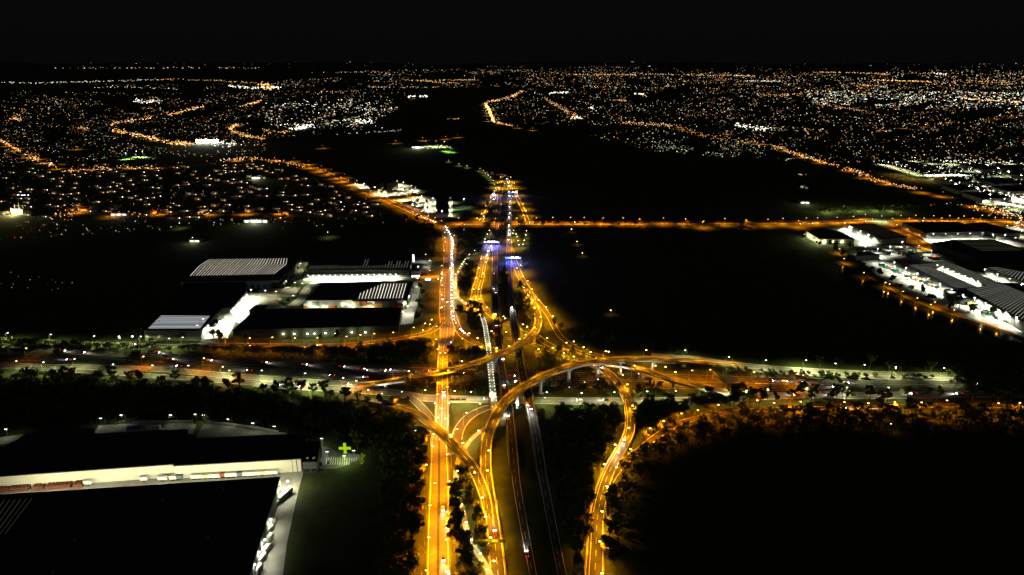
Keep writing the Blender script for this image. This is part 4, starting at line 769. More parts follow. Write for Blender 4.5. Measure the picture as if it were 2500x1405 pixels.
lamps('along the shopping centre road', 'going down', 'o', PW * 1.15, [(1078, 539), (1062, 532), (1046, 526), (1028, 517), (1012, 511), (996, 504), (980, 497), (962, 489), (945, 483), (928, 476), (905, 466), (890, 459), (868, 449), (850, 441), (832, 433), (815, 426), (795, 417), (775, 409), (755, 402), (950, 480), (975, 476), (1005, 470)])
lamps('at the big junction', 'in view', 'w', PW * 2.2, [(2153, 527.6)], adj='brightest white')
lamps('by the receding ramps beyond the cross road', 'going down', 'y', PW * 2.4, [(1223, 433), (1215, 447), (1207, 466), (1198, 482), (1186, 503), (1176, 522), (1247, 433), (1244, 442.5), (1255.5, 447.5), (1262, 466), (1268.6, 485), (1277, 498), (1285, 514.6), (1278, 526), (1232.6, 449), (1252, 480)])
lamps('along the white shared path', 'going down', 'p', 2600, [(1159, 612), (1146, 622), (1136, 633.5), (1132, 639), (1128, 645), (1125, 651), (1139, 645), (1119, 664), (1115, 678), (1112, 690), (1112, 704), (1112, 716), (1117, 726), (1127, 734), (1138, 741), (1195, 563), (1190, 572), (1184, 584), (1181.5, 592), (1253.6, 563), (1260, 572), (1263, 578), (1265, 588), (1267, 598), (1285, 564), (1284, 574), (1280, 587), (1277, 597)], hgt=5, arm=.6)
lamps('on the zigzag path below the long flyover', 'going down', 'p', 3000, [(1169, 1052), (1148, 1074), (1131, 1098), (1117, 1150), (1116, 1190), (1126, 1232), (1138, 1275), (1152, 1318), (1172, 1352), (1190, 1390)], hgt=5, arm=.6)
lamps('on the wooded path from the lake', 'going down', 'o', PW * .55, [(2050, 608), (2061, 632), (2109.6, 666), (2162, 690), (2172, 694), (2205, 712), (2240, 728), (2273, 744), (2283, 738), (2330, 757), (2400, 777), (2439.5, 788)], hgt=7, arm=1)
lamps('scattered on the dark field', 'going down', 'y', 1100, [(1395, 560), (1409, 590), (1422, 618), (1491, 758, .7), (2176, 1035, .6)], hgt=5, arm=.6, adj='lone faint')
lamps('at the narrow end of the receding road', 'going down', 'p', 5000, [(1172, 412), (1180, 417), (1185, 423), (1192, 428), (1198, 433), (1204, 441), (1207, 450), (1210, 460), (1206, 470), (1140, 405), (1120, 400), (1095, 391)], hgt=6, arm=.6)
lamps('over the suburb edge', 'going down', 'w', 3000, [(800, 567), (470, 580), (438, 545), (1133, 560, .2)], hgt=9, arm=.6, adj='solitary bright')
# bright flare lamp beside the longest flyover
o = floodpole(1209, 1066, 9, 16000, (.8, 1, .7), 'flare', 'dazzling white lamp on the grass beside the longest flyover')
light(light_data('flare2', 'SPOT', (1, .95, .9), 9000, .3, 150), P(1228, 1008, 6), name='underbridge_light')
# uplights on piers and the lit fascia of the longest flyover
def pier_light(px, py, z, label, pw=5000, dy=-9, col=(1, .98, .86)):
    p = P(px, py, 0) + Vector((0, dy, 0)); mb = MB(); mb.box((0, 0, .5), (1.3, .9, .5)); mb.tube((0, 0, 0), (0, 0, .4), .2, .2)
    r = mb.build('ground_spotlight', M_STEEL); r.location = p; gb = MB(); gb.box((0, .2, .82), (1.0, .5, .12)); gb.build('lamp_glass', M_WHITE, r)
    light(light_data('pier%d' % pw, 'SPOT', col, pw * 1.4, .3, 120, .6), (0, .3, 1.3), r, (R(158), 0, 0)); tag(r, label, 'ground spotlight', 'spotlights under the flyovers')
for i, (x, y, pw) in enumerate(((1262, 986, 9000), (1290, 974, 6000), (1330, 962, 6000), (1387, 937, 9000), (1425, 925, 7000), (1457, 918, 7000), (1487, 912, 7000), (1517, 908, 8000), (1555, 905, 8000), (1590, 901, 8000), (1163, 928, 6000), (1203, 912, 4000), (937, 952, 9000), (985, 948, 5000), (1737, 970, 9000), (1765, 972, 9000), (1018, 1040, 2500), (1060, 1078, 4500))):
    pier_light(x, y, 0, 'white ground spotlight at the foot of the flyovers, %s of the set' % nth(i), pw)
# traffic lights
for i, (x, y, mm, cn) in enumerate(((1070, 682, M_CYAN, 'green'), (1079, 679, M_CYAN, 'green'), (1078, 669, M_CYAN, 'green'), (1075, 860, M_WHITE, 'pale'), (1086, 552, M_TAIL, 'red'), (1101, 836, M_VIO, 'violet'))):
    p = P(x, y, 5.4); mb = MB(); mb.tube((0, 0, 0), (0, 0, 5.8), .1, .1); mb.box((0, .1, 5.2), (.5, .35, 1.3)); r = mb.build('traffic_light', M_WALLD); r.location = (p.x, p.y, 0)
    gb = MB(); gb.box((0, -.12, 5.4), (1.0, .1, .9)); gb.build('signal_lamp', mm, r); tag(r, 'traffic light showing %s beside the trunk road, %s of its kind' % (cn, nth(i)), 'traffic light', 'traffic lights of the trunk road')
    light(light_data('tl' + cn, 'POINT', {'green': (.1, .9, .8), 'red': (1, .05, .02), 'pale': (1, .9, .6), 'violet': (.5, .2, 1)}[cn], 300, .2), (0, -.6, 5.4), r)
# toll gantries
def gantry(x0, x1, py, h, label, vio, whites, blues, zt='toll_gantry'):
    a, b = P(x0, py, 0), P(x1, py, 0); c = (a + b) / 2; w = (b - a).length; r = empty(zt, c)
    for s in (-1, 1):
        pb = MB(); pb.box((s * w / 2, 0, h / 2), (.7, .7, h)); pb.box((s * w / 2, 0, .3), (1.6, 1.6, .6)); pb.build('post', M_STEEL, r)
    for dy in (-1.2, 1.2):
        bm2 = MB(); bm2.box((0, dy, h + .6), (w + 1, .25, .25)); bm2.box((0, dy, h - .5), (w + 1, .25, .25))
        n = int(w / 3)
        for i in range(n):
            x = -w / 2 + w * i / n; bm2.tube((x, dy, h - .5), (x + w / n, dy, h + .6), .09, .09, 4)
        bm2.build('beam', M_STEEL, r)
    for mm, arr, sz in ((M_VIO, vio, (2.2, .9, .6)), (M_FLOOD, whites, (1.7, .8, 1.2)), (M_BLUE, blues, (3.2, .9, .9))):
        for x in arr:
            lb = MB(); p = P(x, py, 0).x - c.x; lb.box((p, -1.6, h + (.9 if mm is M_FLOOD else .0)), sz); lb.build('gantry_lamp', mm, r)
    for x in vio: light(light_data('gv', 'POINT', (.22, .08, 1), 9000, .5), (P(x, py, 0).x - c.x, -2.4, h - 1.2), r)
    for x in whites: light(light_data('gw', 'POINT', (.75, .7, 1), 3500, .5), (P(x, py, 0).x - c.x, -2.8, h - .5), r)
    for x in blues: light(light_data('gb', 'POINT', (.06, .1, 1), 12000, .5), (P(x, py, 0).x - c.x, -2.6, h - 1), r)
    return tag(r, label, 'gantry', 'lit gantries over the carriageways')
gantry(1180, 1219, 602, 7, 'violet and white glowing gantry over the slip road and first carriageway', (1184, 1194, 1203, 1212), (1192, 1196, 1200, 1204, 1208), (1209, 1216))
gantry(1233, 1272, 641, 7, 'blue and violet glowing gantry over the second carriageway', (1256, 1268), (1250, 1252, 1261, 1263), (1236, 1242, 1248))
gantry(1198, 1213, 484, 7, 'small distant violet gantry over the ramp of receding tail lights', (1204,), (1203, 1207), (1209,))
gantry(1246, 1263, 478, 7, 'small distant violet gantry over the ramp of oncoming headlights', (1258,), (1253, 1259), (1250,))
def sign_gantry(x0, x1, py, z, h, label, boards=(), m=M_STEEL, dirv=None):
    a, b = P(x0, py, z), P(x1, py if dirv is None else dirv, z); c = (a + b) / 2; w = (b - a).length; r = empty('sign_gantry', c, math.atan2((b - a).y, (b - a).x))
    for s in (-1, 1):
        pb = MB(); pb.box((s * w / 2, 0, h / 2), (.45, .45, h)); pb.build('post', m, r)
    bb2 = MB(); bb2.box((0, 0, h), (w, .5, .5)); bb2.box((0, 0, h - 1), (w, .3, .3)); bb2.build('beam', m, r)
    for f, bw, bh in boards:
        sb = MB(); sb.box((f * w / 2, -.45, h - .2), (bw, .15, bh)); sb.build('sign_board', M_SIGNG, r)
    return tag(r, label, 'sign gantry', 'sign gantries')
sign_gantry(1183, 1204, 1063, 7, 5.5, 'thin sign gantry spanning the lower bend of the longest flyover')
sign_gantry(1524, 1543, 985, 6.4, 5.5, 'thin sign gantry spanning the hooked ramp by the tree edge')
sign_gantry(1305, 1322, 785, 8, 5.5, 'thin sign gantry at the upward hook of the curved flyover')
sign_gantry(1180, 1236, 1342, 0, 6.5, 'sign gantry with two dark boards above the merging lanes near the bottom', ((-.55, 4.6, 2.4), (.65, 4.6, 2.2)))
sign_gantry(1740, 1768, 926, 0, 8, 'slanting sign gantry reaching out over the motorway by the low flyover', (), M_CONC, 956)
sign_gantry(1165, 1182, 691, 0, 6, 'sign gantry across the orange slip road beside the first viaduct', ((0, 4, 2),))
mb = MB(); mb.box((0, 0, 4.2), (5, .3, 3.4)); b_ = mb.build('sign_board', mat('yellowgreen_sign', (.35, .42, .12), .5)); r = empty('road_sign', P(2202, 965), R(-50)); b_.parent = r
mb = MB(); mb.tube((0, .2, 0), (0, .2, 5), .15, .15); mb.build('post', M_STEEL, r); tag(r, 'tilted pale green road sign standing beside the collector road', 'road sign')
light(light_data('sgn', 'POINT', (.8, 1, .4), 600, .3), P(2202, 970, 3))
# ================================================================== DISTANT CITY
CV, CF, CC = [], [], []
def cbox(p, s, col):
    b = len(CV); h = s * .55
    for dz in (0, h):
        for dx, dy in ((-.5, -.5), (.5, -.5), (.5, .5), (-.5, .5)): CV.append((p.x + dx * s, p.y + dy * s, p.z + 2 + dz))
    for q in ((0, 3, 2, 1), (4, 5, 6, 7), (0, 1, 5, 4), (1, 2, 6, 5), (2, 3, 7, 6), (3, 0, 4, 7)):
        CF.append(tuple(b + i for i in q)); CC.append(col)
PAL = [((1, .74, .42), 34), ((1, .92, .72), 16), ((.80, .92, 1), 6), ((1, .46, .10), 34), ((1, .30, .12), 5), ((1, .12, .10), 2.5), ((.45, .9, .75), 3), ((.7, .55, 1), 2), ((.75, 1, .5), 3)]
PALW = [((1, 1, .78), 30), ((.90, 1, .85), 20), ((1, .82, .5), 26), ((.6, .95, 1), 6), ((1, .5, .2), 8)]
PALO = [((1, .42, .07), 40), ((1, .55, .16), 30), ((1, .75, .4), 14), ((1, .22, .08), 8)]
def pick(rng, pal):
    t = rng.uniform(0, sum(w for _, w in pal))
    for c, w in pal:
        t -= w
        if t <= 0: return c
    return pal[0][0]
rc = random.Random(77)
def terrain_hit(x, y):
    d = FW * F + Vector((1, 0, 0)) * (x - 1250) + UP * (702.5 - y); d.normalize()
    t = 0
    if d.z < -.004: 
        p = CAMP + d * (-H / d.z)
        if math.hypot(p.x, p.y) < 26000: return p
    t = 24000
    while t < 62000:
        p = CAMP + d * t
        if p.z <= hill_z(p.x, p.y) + 4: return p
        t += 350
    return None
def star(x, y, s, k, col):
    p = terrain_hit(x, y)
    if p is None: return
    cbox(p, s * mpp(p) * 2.44, tuple(c * k for c in col))
DARK = []   # pixel polygons that stay dark
def inside(x, y, poly):
    r = False; n = len(poly)
    for i in range(n):
        x1, y1 = poly[i]; x2, y2 = poly[(i + 1) % n]
        if (y1 > y) != (y2 > y) and x < (x2 - x1) * (y - y1) / (y2 - y1) + x1: r = not r
    return r
DARK += [[(870, 325), (960, 275), (1040, 238), (1110, 224), (1270, 226), (1190, 252), (1196, 300), (1100, 345), (900, 352), (700, 372), (640, 360), (700, 335)],
         [(-10, 172), (180, 176), (640, 172), (900, 186), (640, 200), (380, 196), (180, 200), (-10, 197)],
         [(660, 395), (760, 372), (1200, 320), (1400, 342), (1590, 378), (1900, 392), (2100, 440), (2430, 520), (2100, 530), (1300, 535), (1100, 480), (960, 440), (860, 440)],
         [(0, 206), (230, 208), (500, 224), (300, 228), (0, 220)]]
def grid_density(x, y):
    return 1.7 * mnoise.noise((x / 60, y / 14, 0.5)) + 1.1 * mnoise.noise((x / 16, y / 5, 4.5))
def field(poly, n, pal, s0=.22, s1=.42, k0=.5, k1=3.0, thr=-.15, pts=None):
    xs = [p[0] for p in poly]; ys_ = [p[1] for p in poly]; c = 0; tries = 0; n = n if pts is not None else int(n * 1.5)
    while c < n and tries < n * 60:
        tries += 1; x, y = rc.uniform(min(xs), max(xs)), rc.uniform(min(ys_), max(ys_))
        if not inside(x, y, poly) or any(inside(x, y, d) for d in DARK): continue
        if grid_density(x, y) < thr + rc.uniform(-.35, .25): continue
        c += 1
        if pts is not None: pts.append((x, y)); continue
        if pal is PALW and rc.random() < .16:
            q0 = rc.uniform(4, 12); cc = pick(rc, pal); kk = rc.uniform(.5, 2.5)
            for u in range(int(q0)): star(x + u * .8, y + u * .02, .34, kk, cc)
            continue
        star(x, y, rc.uniform(s0, s1) * (1.25 if rc.random() < .08 else 1), (k0 * .6 + (k1 - k0) * rc.random() ** 2.2) ** 1.4, pick(rc, pal))
# rows at the horizon
def row(pts, n, pal, jx=2, jy=1.0, s0=.28, s1=.5, k0=1, k1=4):
    L = [0]
    for a, b in zip(pts, pts[1:]): L.append(L[-1] + math.hypot(b[0] - a[0], b[1] - a[1]))
    for i in range(n):
        t = rc.uniform(0, L[-1]); j = max(q for q in range(len(L)) if L[q] <= t); j = min(j, len(pts) - 2); f = (t - L[j]) / max(1e-6, L[j + 1] - L[j])
        x = pts[j][0] + (pts[j + 1][0] - pts[j][0]) * f; y = pts[j][1] + (pts[j + 1][1] - pts[j][1]) * f
        star(x + rc.gauss(0, jx), y + rc.gauss(0, jy), rc.uniform(s0, s1), rc.uniform(k0, k1), pick(rc, pal))
field([(0, 245), (640, 230), (660, 345), (640, 380), (0, 405)], 1050, PAL)
field([(0, 205), (640, 205), (640, 245), (0, 245)], 170, PAL)
field([(640, 215), (1000, 215), (1035, 240), (930, 320), (640, 340)], 420, PAL)
field([(640, 246), (960, 240), (975, 262), (900, 312), (660, 318)], 130, PALW, .22, .7, .5, 5, 0)
field([(640, 180), (1050, 170), (1280, 162), (1280, 214), (640, 216)], 420, PAL, .26, .45, .4, 2.5)
field([(1190, 162), (1560, 162), (1560, 182), (1100, 182)], 200, PAL, .25, .42, .5, 2.5)
field([(1280, 178), (2500, 176), (2500, 235), (1280, 228)], 1500, PAL, .26, .48, .5, 3.2, -.35)
field([(1200, 232), (1330, 225), (2500, 235), (2500, 320), (2000, 325), (1600, 310), (1215, 305)], 1500, PAL, .28, .5, .5, 3, -.3)
field([(1590, 310), (2500, 318), (2500, 395), (2160, 396), (2050, 400), (1900, 385), (1600, 372), (1430, 330)], 620, PAL, .3, .5, .4, 3)
field([(1960, 222), (2500, 226), (2500, 268), (1980, 258)], 420, PALW, .3, .6, 1, 5, -.4)
field([(2150, 396), (2500, 392), (2500, 520), (2420, 500), (2330, 455)], 170, PALW, .25, .5, .6, 4)
field([(1590, 340), (1900, 350), (2010, 398), (1870, 392), (1600, 375)], 130, [((.7, 1, .5), 5), ((1, .85, .5), 5), ((1, .95, .8), 5)], .3, .5, .6, 3)
field([(0, 535), (1000, 535), (990, 548), (640, 565), (420, 562), (0, 590)], 90, PAL, .3, .45, .4, 3)
field([(0, 660), (185, 680), (200, 715), (0, 720)], 12, [((1, .3, .2), 3), ((1, .7, .4), 2), ((.7, .8, 1), 1)], .25, .4, .3, 1.6, -2)
field([(1780, 490), (1850, 485), (1880, 512), (1800, 512)], 14, PALW, .25, .4, .5, 2.5, -2)
field([(180, 150), (1100, 146), (1100, 164), (180, 168)], 60, PAL, .22, .35, .4, 2, -2)
field([(1380, 142), (2500, 142), (2500, 165), (1500, 170)], 70, PALW, .22, .34, .3, 1.6, -2)
field([(2150, 160), (2500, 155), (2500, 185), (2200, 186)], 60, PAL, .24, .4, .5, 2.5, -1)
OR, WHT = PALO, PALW
field([(1150, 163), (2500, 173), (2500, 187), (1100, 181)], 330, PALO, .18, .34, .5, 3, -.5)
field([(1280, 186), (2500, 188), (2500, 230), (1300, 215)], 420, PALO, .16, .34, .3, 3, -.2)
field([(0, 250), (640, 240), (640, 340), (0, 340)], 260, PALO, .16, .34, .3, 3, -.2)
field([(2230, 395), (2500, 400), (2500, 500), (2400, 480)], 130, PALW, .22, .6, .8, 5, -.5)
field([(0, 400), (640, 395), (860, 470), (1000, 530), (0, 530)], 330, PAL, .14, .26, .5, 3.5, -.2)
for a in (([(1186, 254), (1191, 266), (1198, 279), (1205, 298)], 170, OR, 2.2, 2, .4, .7, 3, 7), ([(1205, 299), (1230, 304), (1250, 310)], 50, OR, 3, 1, .3, .6, 2, 5), ([(1188, 250), (1219, 246), (1250, 236), (1277, 224)], 80, OR, 2.5, 1.5, .35, .6, 2, 5), ([(269, 310), (277, 302), (320, 297), (371, 289)], 60, OR, 2.5, 1.4, .35, .6, 2, 5), ([(410, 283), (460, 270), (500, 261)], 60, OR, 2.5, 1.2, .35, .6, 2, 5), ([(277, 320), (307, 325), (359, 336), (410, 350), (474, 353)], 170, OR, 4, 2.4, .35, .7, 2, 6), ([(0, 344), (26, 358), (51, 373)], 50, OR, 2, 1.5, .35, .6, 2, 5), ([(70, 384), (95, 392)], 30, OR, 5, 2.5, .35, .6, 2, 5), ([(110, 400), (130, 404)], 24, OR, 5, 2, .35, .6, 2, 5), ([(560, 318), (570, 310), (580, 307)], 36, OR, 2, 2, .4, .7, 2, 5), ([(566, 322), (600, 333), (645, 341)], 80, OR, 4, 2, .35, .6, 2, 5), ([(590, 260), (620, 252), (640, 247)], 34, OR, 3, 1, .4, .7, 2, 5), ([(1331, 243), (1382, 272), (1413, 288)], 80, OR, 3, 2, .3, .55, 2, 4), ([(1518, 302), (1580, 303), (1640, 308)], 90, OR, 5, 2, .3, .55, 2, 4), ([(1640, 308), (1690, 324), (1760, 340), (1860, 352)], 90, OR, 6, 3, .25, .45, 1.5, 4), ([(538, 397), (590, 388), (640, 391), (700, 400), (755, 407)], 120, OR, 5, 2.5, .3, .6, 2, 5), ([(154, 420), (230, 415), (300, 413), (384, 412)], 90, OR, 6, 2.5, .3, .55, 2, 5), ([(130, 530), (180, 520), (200, 510)], 50, OR, 10, 5, .3, .6, 2, 4), ([(270, 524), (300, 526), (340, 524)], 24, OR, 6, 3, .3, .55, 2, 4), ([(485, 518), (500, 524)], 20, OR, 8, 3, .4, .7, 2, 4), ([(1886, 357), (1924, 370), (1962, 384), (2014, 400), (2045, 408)], 110, OR, 4, 2, .35, .6, 2, 5), ([(2062, 412), (2100, 424), (2132, 440), (2164, 448), (2204, 457), (2236, 462)], 120, OR, 6, 2.5, .35, .6, 2, 5), ([(2372, 508), (2410, 512), (2440, 516), (2475, 531), (2500, 538)], 90, OR, 8, 4, .35, .7, 2, 5), ([(2420, 470), (2500, 480)], 60, WHT, 14, 6, .35, .7, 2, 6), ([(2440, 520), (2500, 530)], 26, WHT, 14, 6, .3, .6, 2, 6), ([(2280, 393), (2400, 398), (2500, 404)], 70, WHT, 8, 3, .3, .6, 2, 5), ([(2300, 405), (2400, 418), (2500, 430)], 70, WHT, 16, 5, .3, .6, 2, 5), ([(866, 452), (880, 458), (900, 463)], 20, WHT, 5, 3, .3, .6, 2, 5), ([(650, 262), (760, 258), (900, 262), (960, 250)], 110, WHT, 14, 9, .25, .6, .8, 5), ([(640, 290), (720, 296), (840, 300), (920, 296)], 80, WHT, 14, 8, .25, .65, .8, 5)):
    row(*a)
for a in (([(133, 167), (300, 167), (640, 167)], 70, PAL), ([(0, 202), (100, 203), (260, 199), (384, 195)], 110, WHT), ([(384, 195), (512, 197), (640, 205)], 70, OR), ([(560, 212), (640, 216), (680, 214)], 60, WHT, 4, 1.6, .4, .8, 2, 6), ([(640, 205), (655, 214), (665, 218)], 70, OR, 8, 3, .4, .7, 2, 6), ([(717, 228), (800, 225), (900, 222)], 30, OR), ([(820, 178), (920, 176), (960, 184)], 30, PAL), ([(900, 199), (1050, 197)], 26, OR), ([(1019, 198), (1100, 196), (1173, 196)], 80, OR, 2, .6), ([(1019, 199), (1127, 205)], 40, OR), ([(900, 213), (1060, 215)], 40, PAL), ([(996, 238), (1044, 236)], 26, WHT, 3, 1.5, .5, .8, 3, 6), ([(1380, 183), (1557, 183)], 90, OR, 2, .7), ([(1557, 181), (1700, 184), (1844, 187)], 80, PAL), ([(1774, 183), (1844, 187)], 40, OR), ([(1818, 199), (1908, 199)], 60, WHT, 2, .6), ([(1983, 177), (2080, 178), (2167, 182)], 80, OR, 2, .8), ([(2137, 197), (2275, 200)], 70, OR, 2, .7, .3, .6, 2, 5), ([(2091, 208), (2167, 213)], 50, OR, 3, 1), ([(2330, 196), (2400, 200), (2495, 204)], 60, OR, 5, 3), ([(2280, 180), (2310, 182)], 20, WHT, 3, 1, .4, .6, 2, 5), ([(2354, 242), (2495, 251)], 70, OR, 3, 1, .4, .7, 2, 5), ([(1996, 254), (2116, 274)], 60, OR, 3, 1.5), ([(1860, 236), (1960, 230)], 50, OR, 4, 2), ([(1345, 228), (1388, 226)], 40, WHT, 4, 1.6, .4, .7, 2, 6), ([(1550, 230), (1572, 231)], 14, WHT, 3, 1, .5, .8, 3, 6), ([(1498, 246), (1525, 246)], 26, OR, 4, 1.5), ([(1792, 305), (1830, 314), (1880, 316)], 60, WHT, 6, 3, .4, .9, 2, 6), ([(1395, 288), (1420, 290)], 30, WHT, 4, 1.5, .4, .7, 2, 6), ([(1442, 262), (1450, 270)], 12, WHT, 4, 2, .5, .8, 2, 5), ([(815, 330), (850, 328), (900, 325), (981, 320)], 26, [((.8, .95, 1), 1)], 1, .6, .3, .5, 1.5, 3), ([(712, 314), (735, 313), (762, 308)], 60, WHT, 5, 3, .5, 1.1, 3, 7), ([(640, 320), (690, 325), (710, 322)], 30, OR, 6, 2, .4, .7), ([(870, 298), (900, 300), (910, 296)], 40, WHT, 8, 3, .4, .9, 2, 6), ([(500, 345), (545, 352), (580, 355)], 80, WHT, 10, 4, .4, .8, 2, 5), ([(330, 246), (345, 250), (390, 250)], 50, WHT, 6, 2.5, .4, .7, 2, 5), ([(240, 215), (290, 213), (430, 218)], 30, WHT, 6, 1), ([(1090, 291), (1125, 292)], 10, OR, 3, 1), ([(30, 290), (50, 294)], 16, OR, 4, 2, .5, .8, 2, 4), ([(190, 313), (215, 317)], 24, OR, 5, 2), ([(1180, 425), (1240, 432)], 20, PAL, 8, 3, .25, .4, 1, 3), ([(1950, 428), (1968, 430)], 10, PAL, 3, .8), ([(1955, 458), (1975, 461)], 12, PAL, 4, 1.5), ([(2240, 505), (2330, 500), (2420, 530)], 10, OR), ([(45, 479), (68, 481)], 6, [((.6, .7, 1), 1)], 2, .6, .6, .9, 4, 7), ([(1045, 360), (1085, 362)], 60, [((1, 1, .6), 1)], 12, 2, .3, .6, 2, 5), ([(2440, 515), (2500, 500)], 26, WHT, 10, 8, .3, .7, 2, 5), ([(2470, 540), (2500, 560)], 24, WHT, 12, 12, .3, .7, 2, 5), ([(2400, 470), (2480, 480)], 30, WHT, 14, 5, .4, .8, 2, 5)):
    row(*a)
for x, y in ((895, 152), (1188, 148), (1357, 139), (1528, 151), (1620, 151), (1664, 163), (1789, 149), (1830, 152), (1868, 149), (1965, 158), (2038, 158), (2312, 145), (855, 152), (910, 152), (333, 156), (2390, 164)): star(x, y, .38, 2.5, (.9, 1, .95))
# distant lamp-lined roads
FAR = [('a', [(640, 391), (560, 396), (470, 405), (384, 411), (230, 415), (150, 420)], 12, 70, 0), ('b', [(269, 310), (277, 301), (320, 297), (371, 289), (423, 277), (500, 261)], 10, 0, 0), ('c', [(277, 320), (307, 325), (359, 336), (410, 350), (474, 353)], 14, 110, .5), ('d', [(-20, 343), (0, 347), (26, 359), (51, 374), (77, 387), (123, 402), (160, 418)], 14, 90, .3), ('e', [(110, 364), (230, 365.5), (359, 361.5)], 9, 120, 0),
       ('f', [(589, 330), (564, 320), (579, 308)], 12, 120, 0), ('f2', [(579, 322), (600, 333), (650, 340)], 14, 90, .3), ('g', [(1186, 254), (1198, 279), (1203, 297)], 34, 140, .6), ('g2', [(1203, 299), (1250, 310), (1310, 322)], 12, 120, 0), ('g3', [(1187, 250), (1219, 246), (1250, 236), (1277, 224)], 14, 0, 0), ('h', [(896, 354), (999, 348), (1063, 342), (1140, 335)], 14, 100, 0), ('i', [(717, 371), (794, 361.5)], 10, 110, 0),
       ('j', [(1331, 243), (1382, 272), (1413, 288)], 16, 160, 0), ('k', [(1518, 302), (1580, 304), (1640, 308), (1690, 324), (1760, 340), (1850, 352)], 12, 140, .2), ('l', [(1726, 322), (1767, 325), (1790, 333)], 14, 130, 0), ('m', [(1805, 318), (1895, 313)], 14, 130, .6), ('n', [(1838, 347), (1886, 357), (1924, 370), (1962, 384), (2014, 400), (2045, 408)], 13, 80, 0), ('o', [(2062, 412), (2100, 424), (2132, 440), (2164, 448), (2204, 457), (2236, 462)], 16, 55, 0), ('p', [(2236, 462), (2284, 480), (2324, 490), (2372, 508), (2410, 512), (2440, 516), (2475, 531), (2520, 540)], 15, 50, 0), ('q', [(2083, 320), (2160, 318), (2231, 313), (2280, 307)], 12, 140, 0), ('r', [(2280, 303), (2340, 297), (2449, 290), (2500, 278)], 14, 140, 0), ('s', [(740, 402), (700, 395), (640, 391)], 14, 70, 0), ('t', [(870, 460), (830, 436), (800, 425), (760, 409), (740, 402)], 14, 45, .1), ('u', [(31, 252), (128, 254), (220, 251)], 12, 0, 0), ('v', [(880, 530), (820, 530), (740, 528), (600, 526), (480, 524)], 10, 70, 0), ('w', [(470, 518), (440, 524), (300, 528), (200, 522), (150, 525)], 10, 70, 0), ('x', [(165, 512), (220, 505), (180, 518)], 10, 60, 0), ('y', [(30, 268), (60, 275), (20, 300)], 10, 0, 0)]
NM = 'long winding broad level short narrow curving straight bright faint bending steep sweeping small forked hooked lone tilted wavy slim crooked stubby gentle distant far thin dusty shallow split twin quiet'.split()
nfar = 0
for fi, (key, pp, w, sp, wh) in enumerate(FAR):
    cs = catmull([(x, y, 0, 0) for x, y in pp], 3)
    wp = [terrain_hit(c[0], c[1]) for c in cs]
    if sp:
        mb = MB()
        for a, b in zip(wp, wp[1:]):
            d = (b - a); d.z = 0; n = Vector((-d.y, d.x, 0)).normalized() * (w * .75)
            mb.face([a + n * -1 + Vector((0, 0, .2)), b + n * -1 + Vector((0, 0, .2)), b + n + Vector((0, 0, .2)), a + n + Vector((0, 0, .2))])
        tag(mb.build('road', M_ASPH2), '%s orange lamp-lit road of the distant city, %s of its kind' % (NM[fi], nth(fi)), 'road', None, 'structure')
    acc = 0; sd = 1
    for a, b in zip(wp, wp[1:]):
        L = (b - a).length; acc += L; D = a.length
        gap = (sp or 60) * (1 if D < 3500 else 1)
        while acc > gap:
            acc -= gap * rc.uniform(.7, 1.3); sd = -sd; t = rc.random(); d = (b - a); n = Vector((-d.y, d.x, 0)).normalized(); q = a.lerp(b, t) + n * sd * w * .8
            s = .36 * mpp(a) * 2.44; col = pick(rc, PALW if rc.random() < wh else PALO); kk = rc.uniform(1.5, 4.5)
            cbox(q + Vector((0, 0, 8)), s, tuple(c * kk for c in col))
            if sp and rc.random() < .9: light(light_data('far%d' % (wh > .4), 'SPOT', (1, .62, .25) if wh > .4 else C_SOD, 75000, 1, 135), (q.x, q.y, 16)); nfar += 1
me = bpy.data.meshes.new('city_lights'); me.from_pydata(CV, [], CF); me.materials.append(M_CITY)
at = me.color_attributes.new('lamp', 'FLOAT_COLOR', 'CORNER')
buf = []
for c in CC: buf += [c[0], c[1], c[2], 1] * 4
at.data.foreach_set('color', buf); me.update()
o = bpy.data.objects.new('city_lights', me); COL.objects.link(o)
tag(o, 'thousands of tiny lit windows and lamps of the distant city', 'city lights', None, 'stuff')
# nearer houses as things
hp = []
field([(0, 405), (640, 395), (700, 420), (860, 470), (1000, 533), (430, 535), (0, 530)], 285, PAL, pts=hp, thr=-.25)
HB = []
for v in range(4):
    w_, d_, h_ = ((15, 10, 3.2), (18, 11, 3.0), (12, 12, 5.6), (22, 12, 3.4))[v]
    mb = MB(); mb.box((0, 0, h_ / 2), (w_, d_, h_)); o = mb.build('house', (M_WALLG, mat('brick_wall', (.16, .09, .06), .9, .2, .8), M_WALL, M_WALLG)[v])
    rb = MB(); e = .6; W2, D2 = w_ / 2 + e, d_ / 2 + e
    rb.face([(-W2, -D2, h_), (W2, -D2, h_), (W2 - 3, 0, h_ + 2.4), (-W2 + 3, 0, h_ + 2.4)]); rb.face([(W2, D2, h_), (-W2, D2, h_), (-W2 + 3, 0, h_ + 2.4), (W2 - 3, 0, h_ + 2.4)])
    rb.face([(-W2, D2, h_), (-W2, -D2, h_), (-W2 + 3, 0, h_ + 2.4)]); rb.face([(W2, -D2, h_), (W2, D2, h_), (W2 - 3, 0, h_ + 2.4)]); rb.build('roof', mat('tiled_roof', (.07, .045, .04), .85, .2, .6), o)
    wb = MB(); wb.box((w_ * .18, -d_ / 2 - .05, 1.7), (1.6, .12, 1.1)); wb.build('window', (M_WARMW, M_COOLW, M_AMBW, M_WARMW)[v], o)
    HB.append((o, w_))
hp.sort(key=lambda q: -q[1]); first = set()
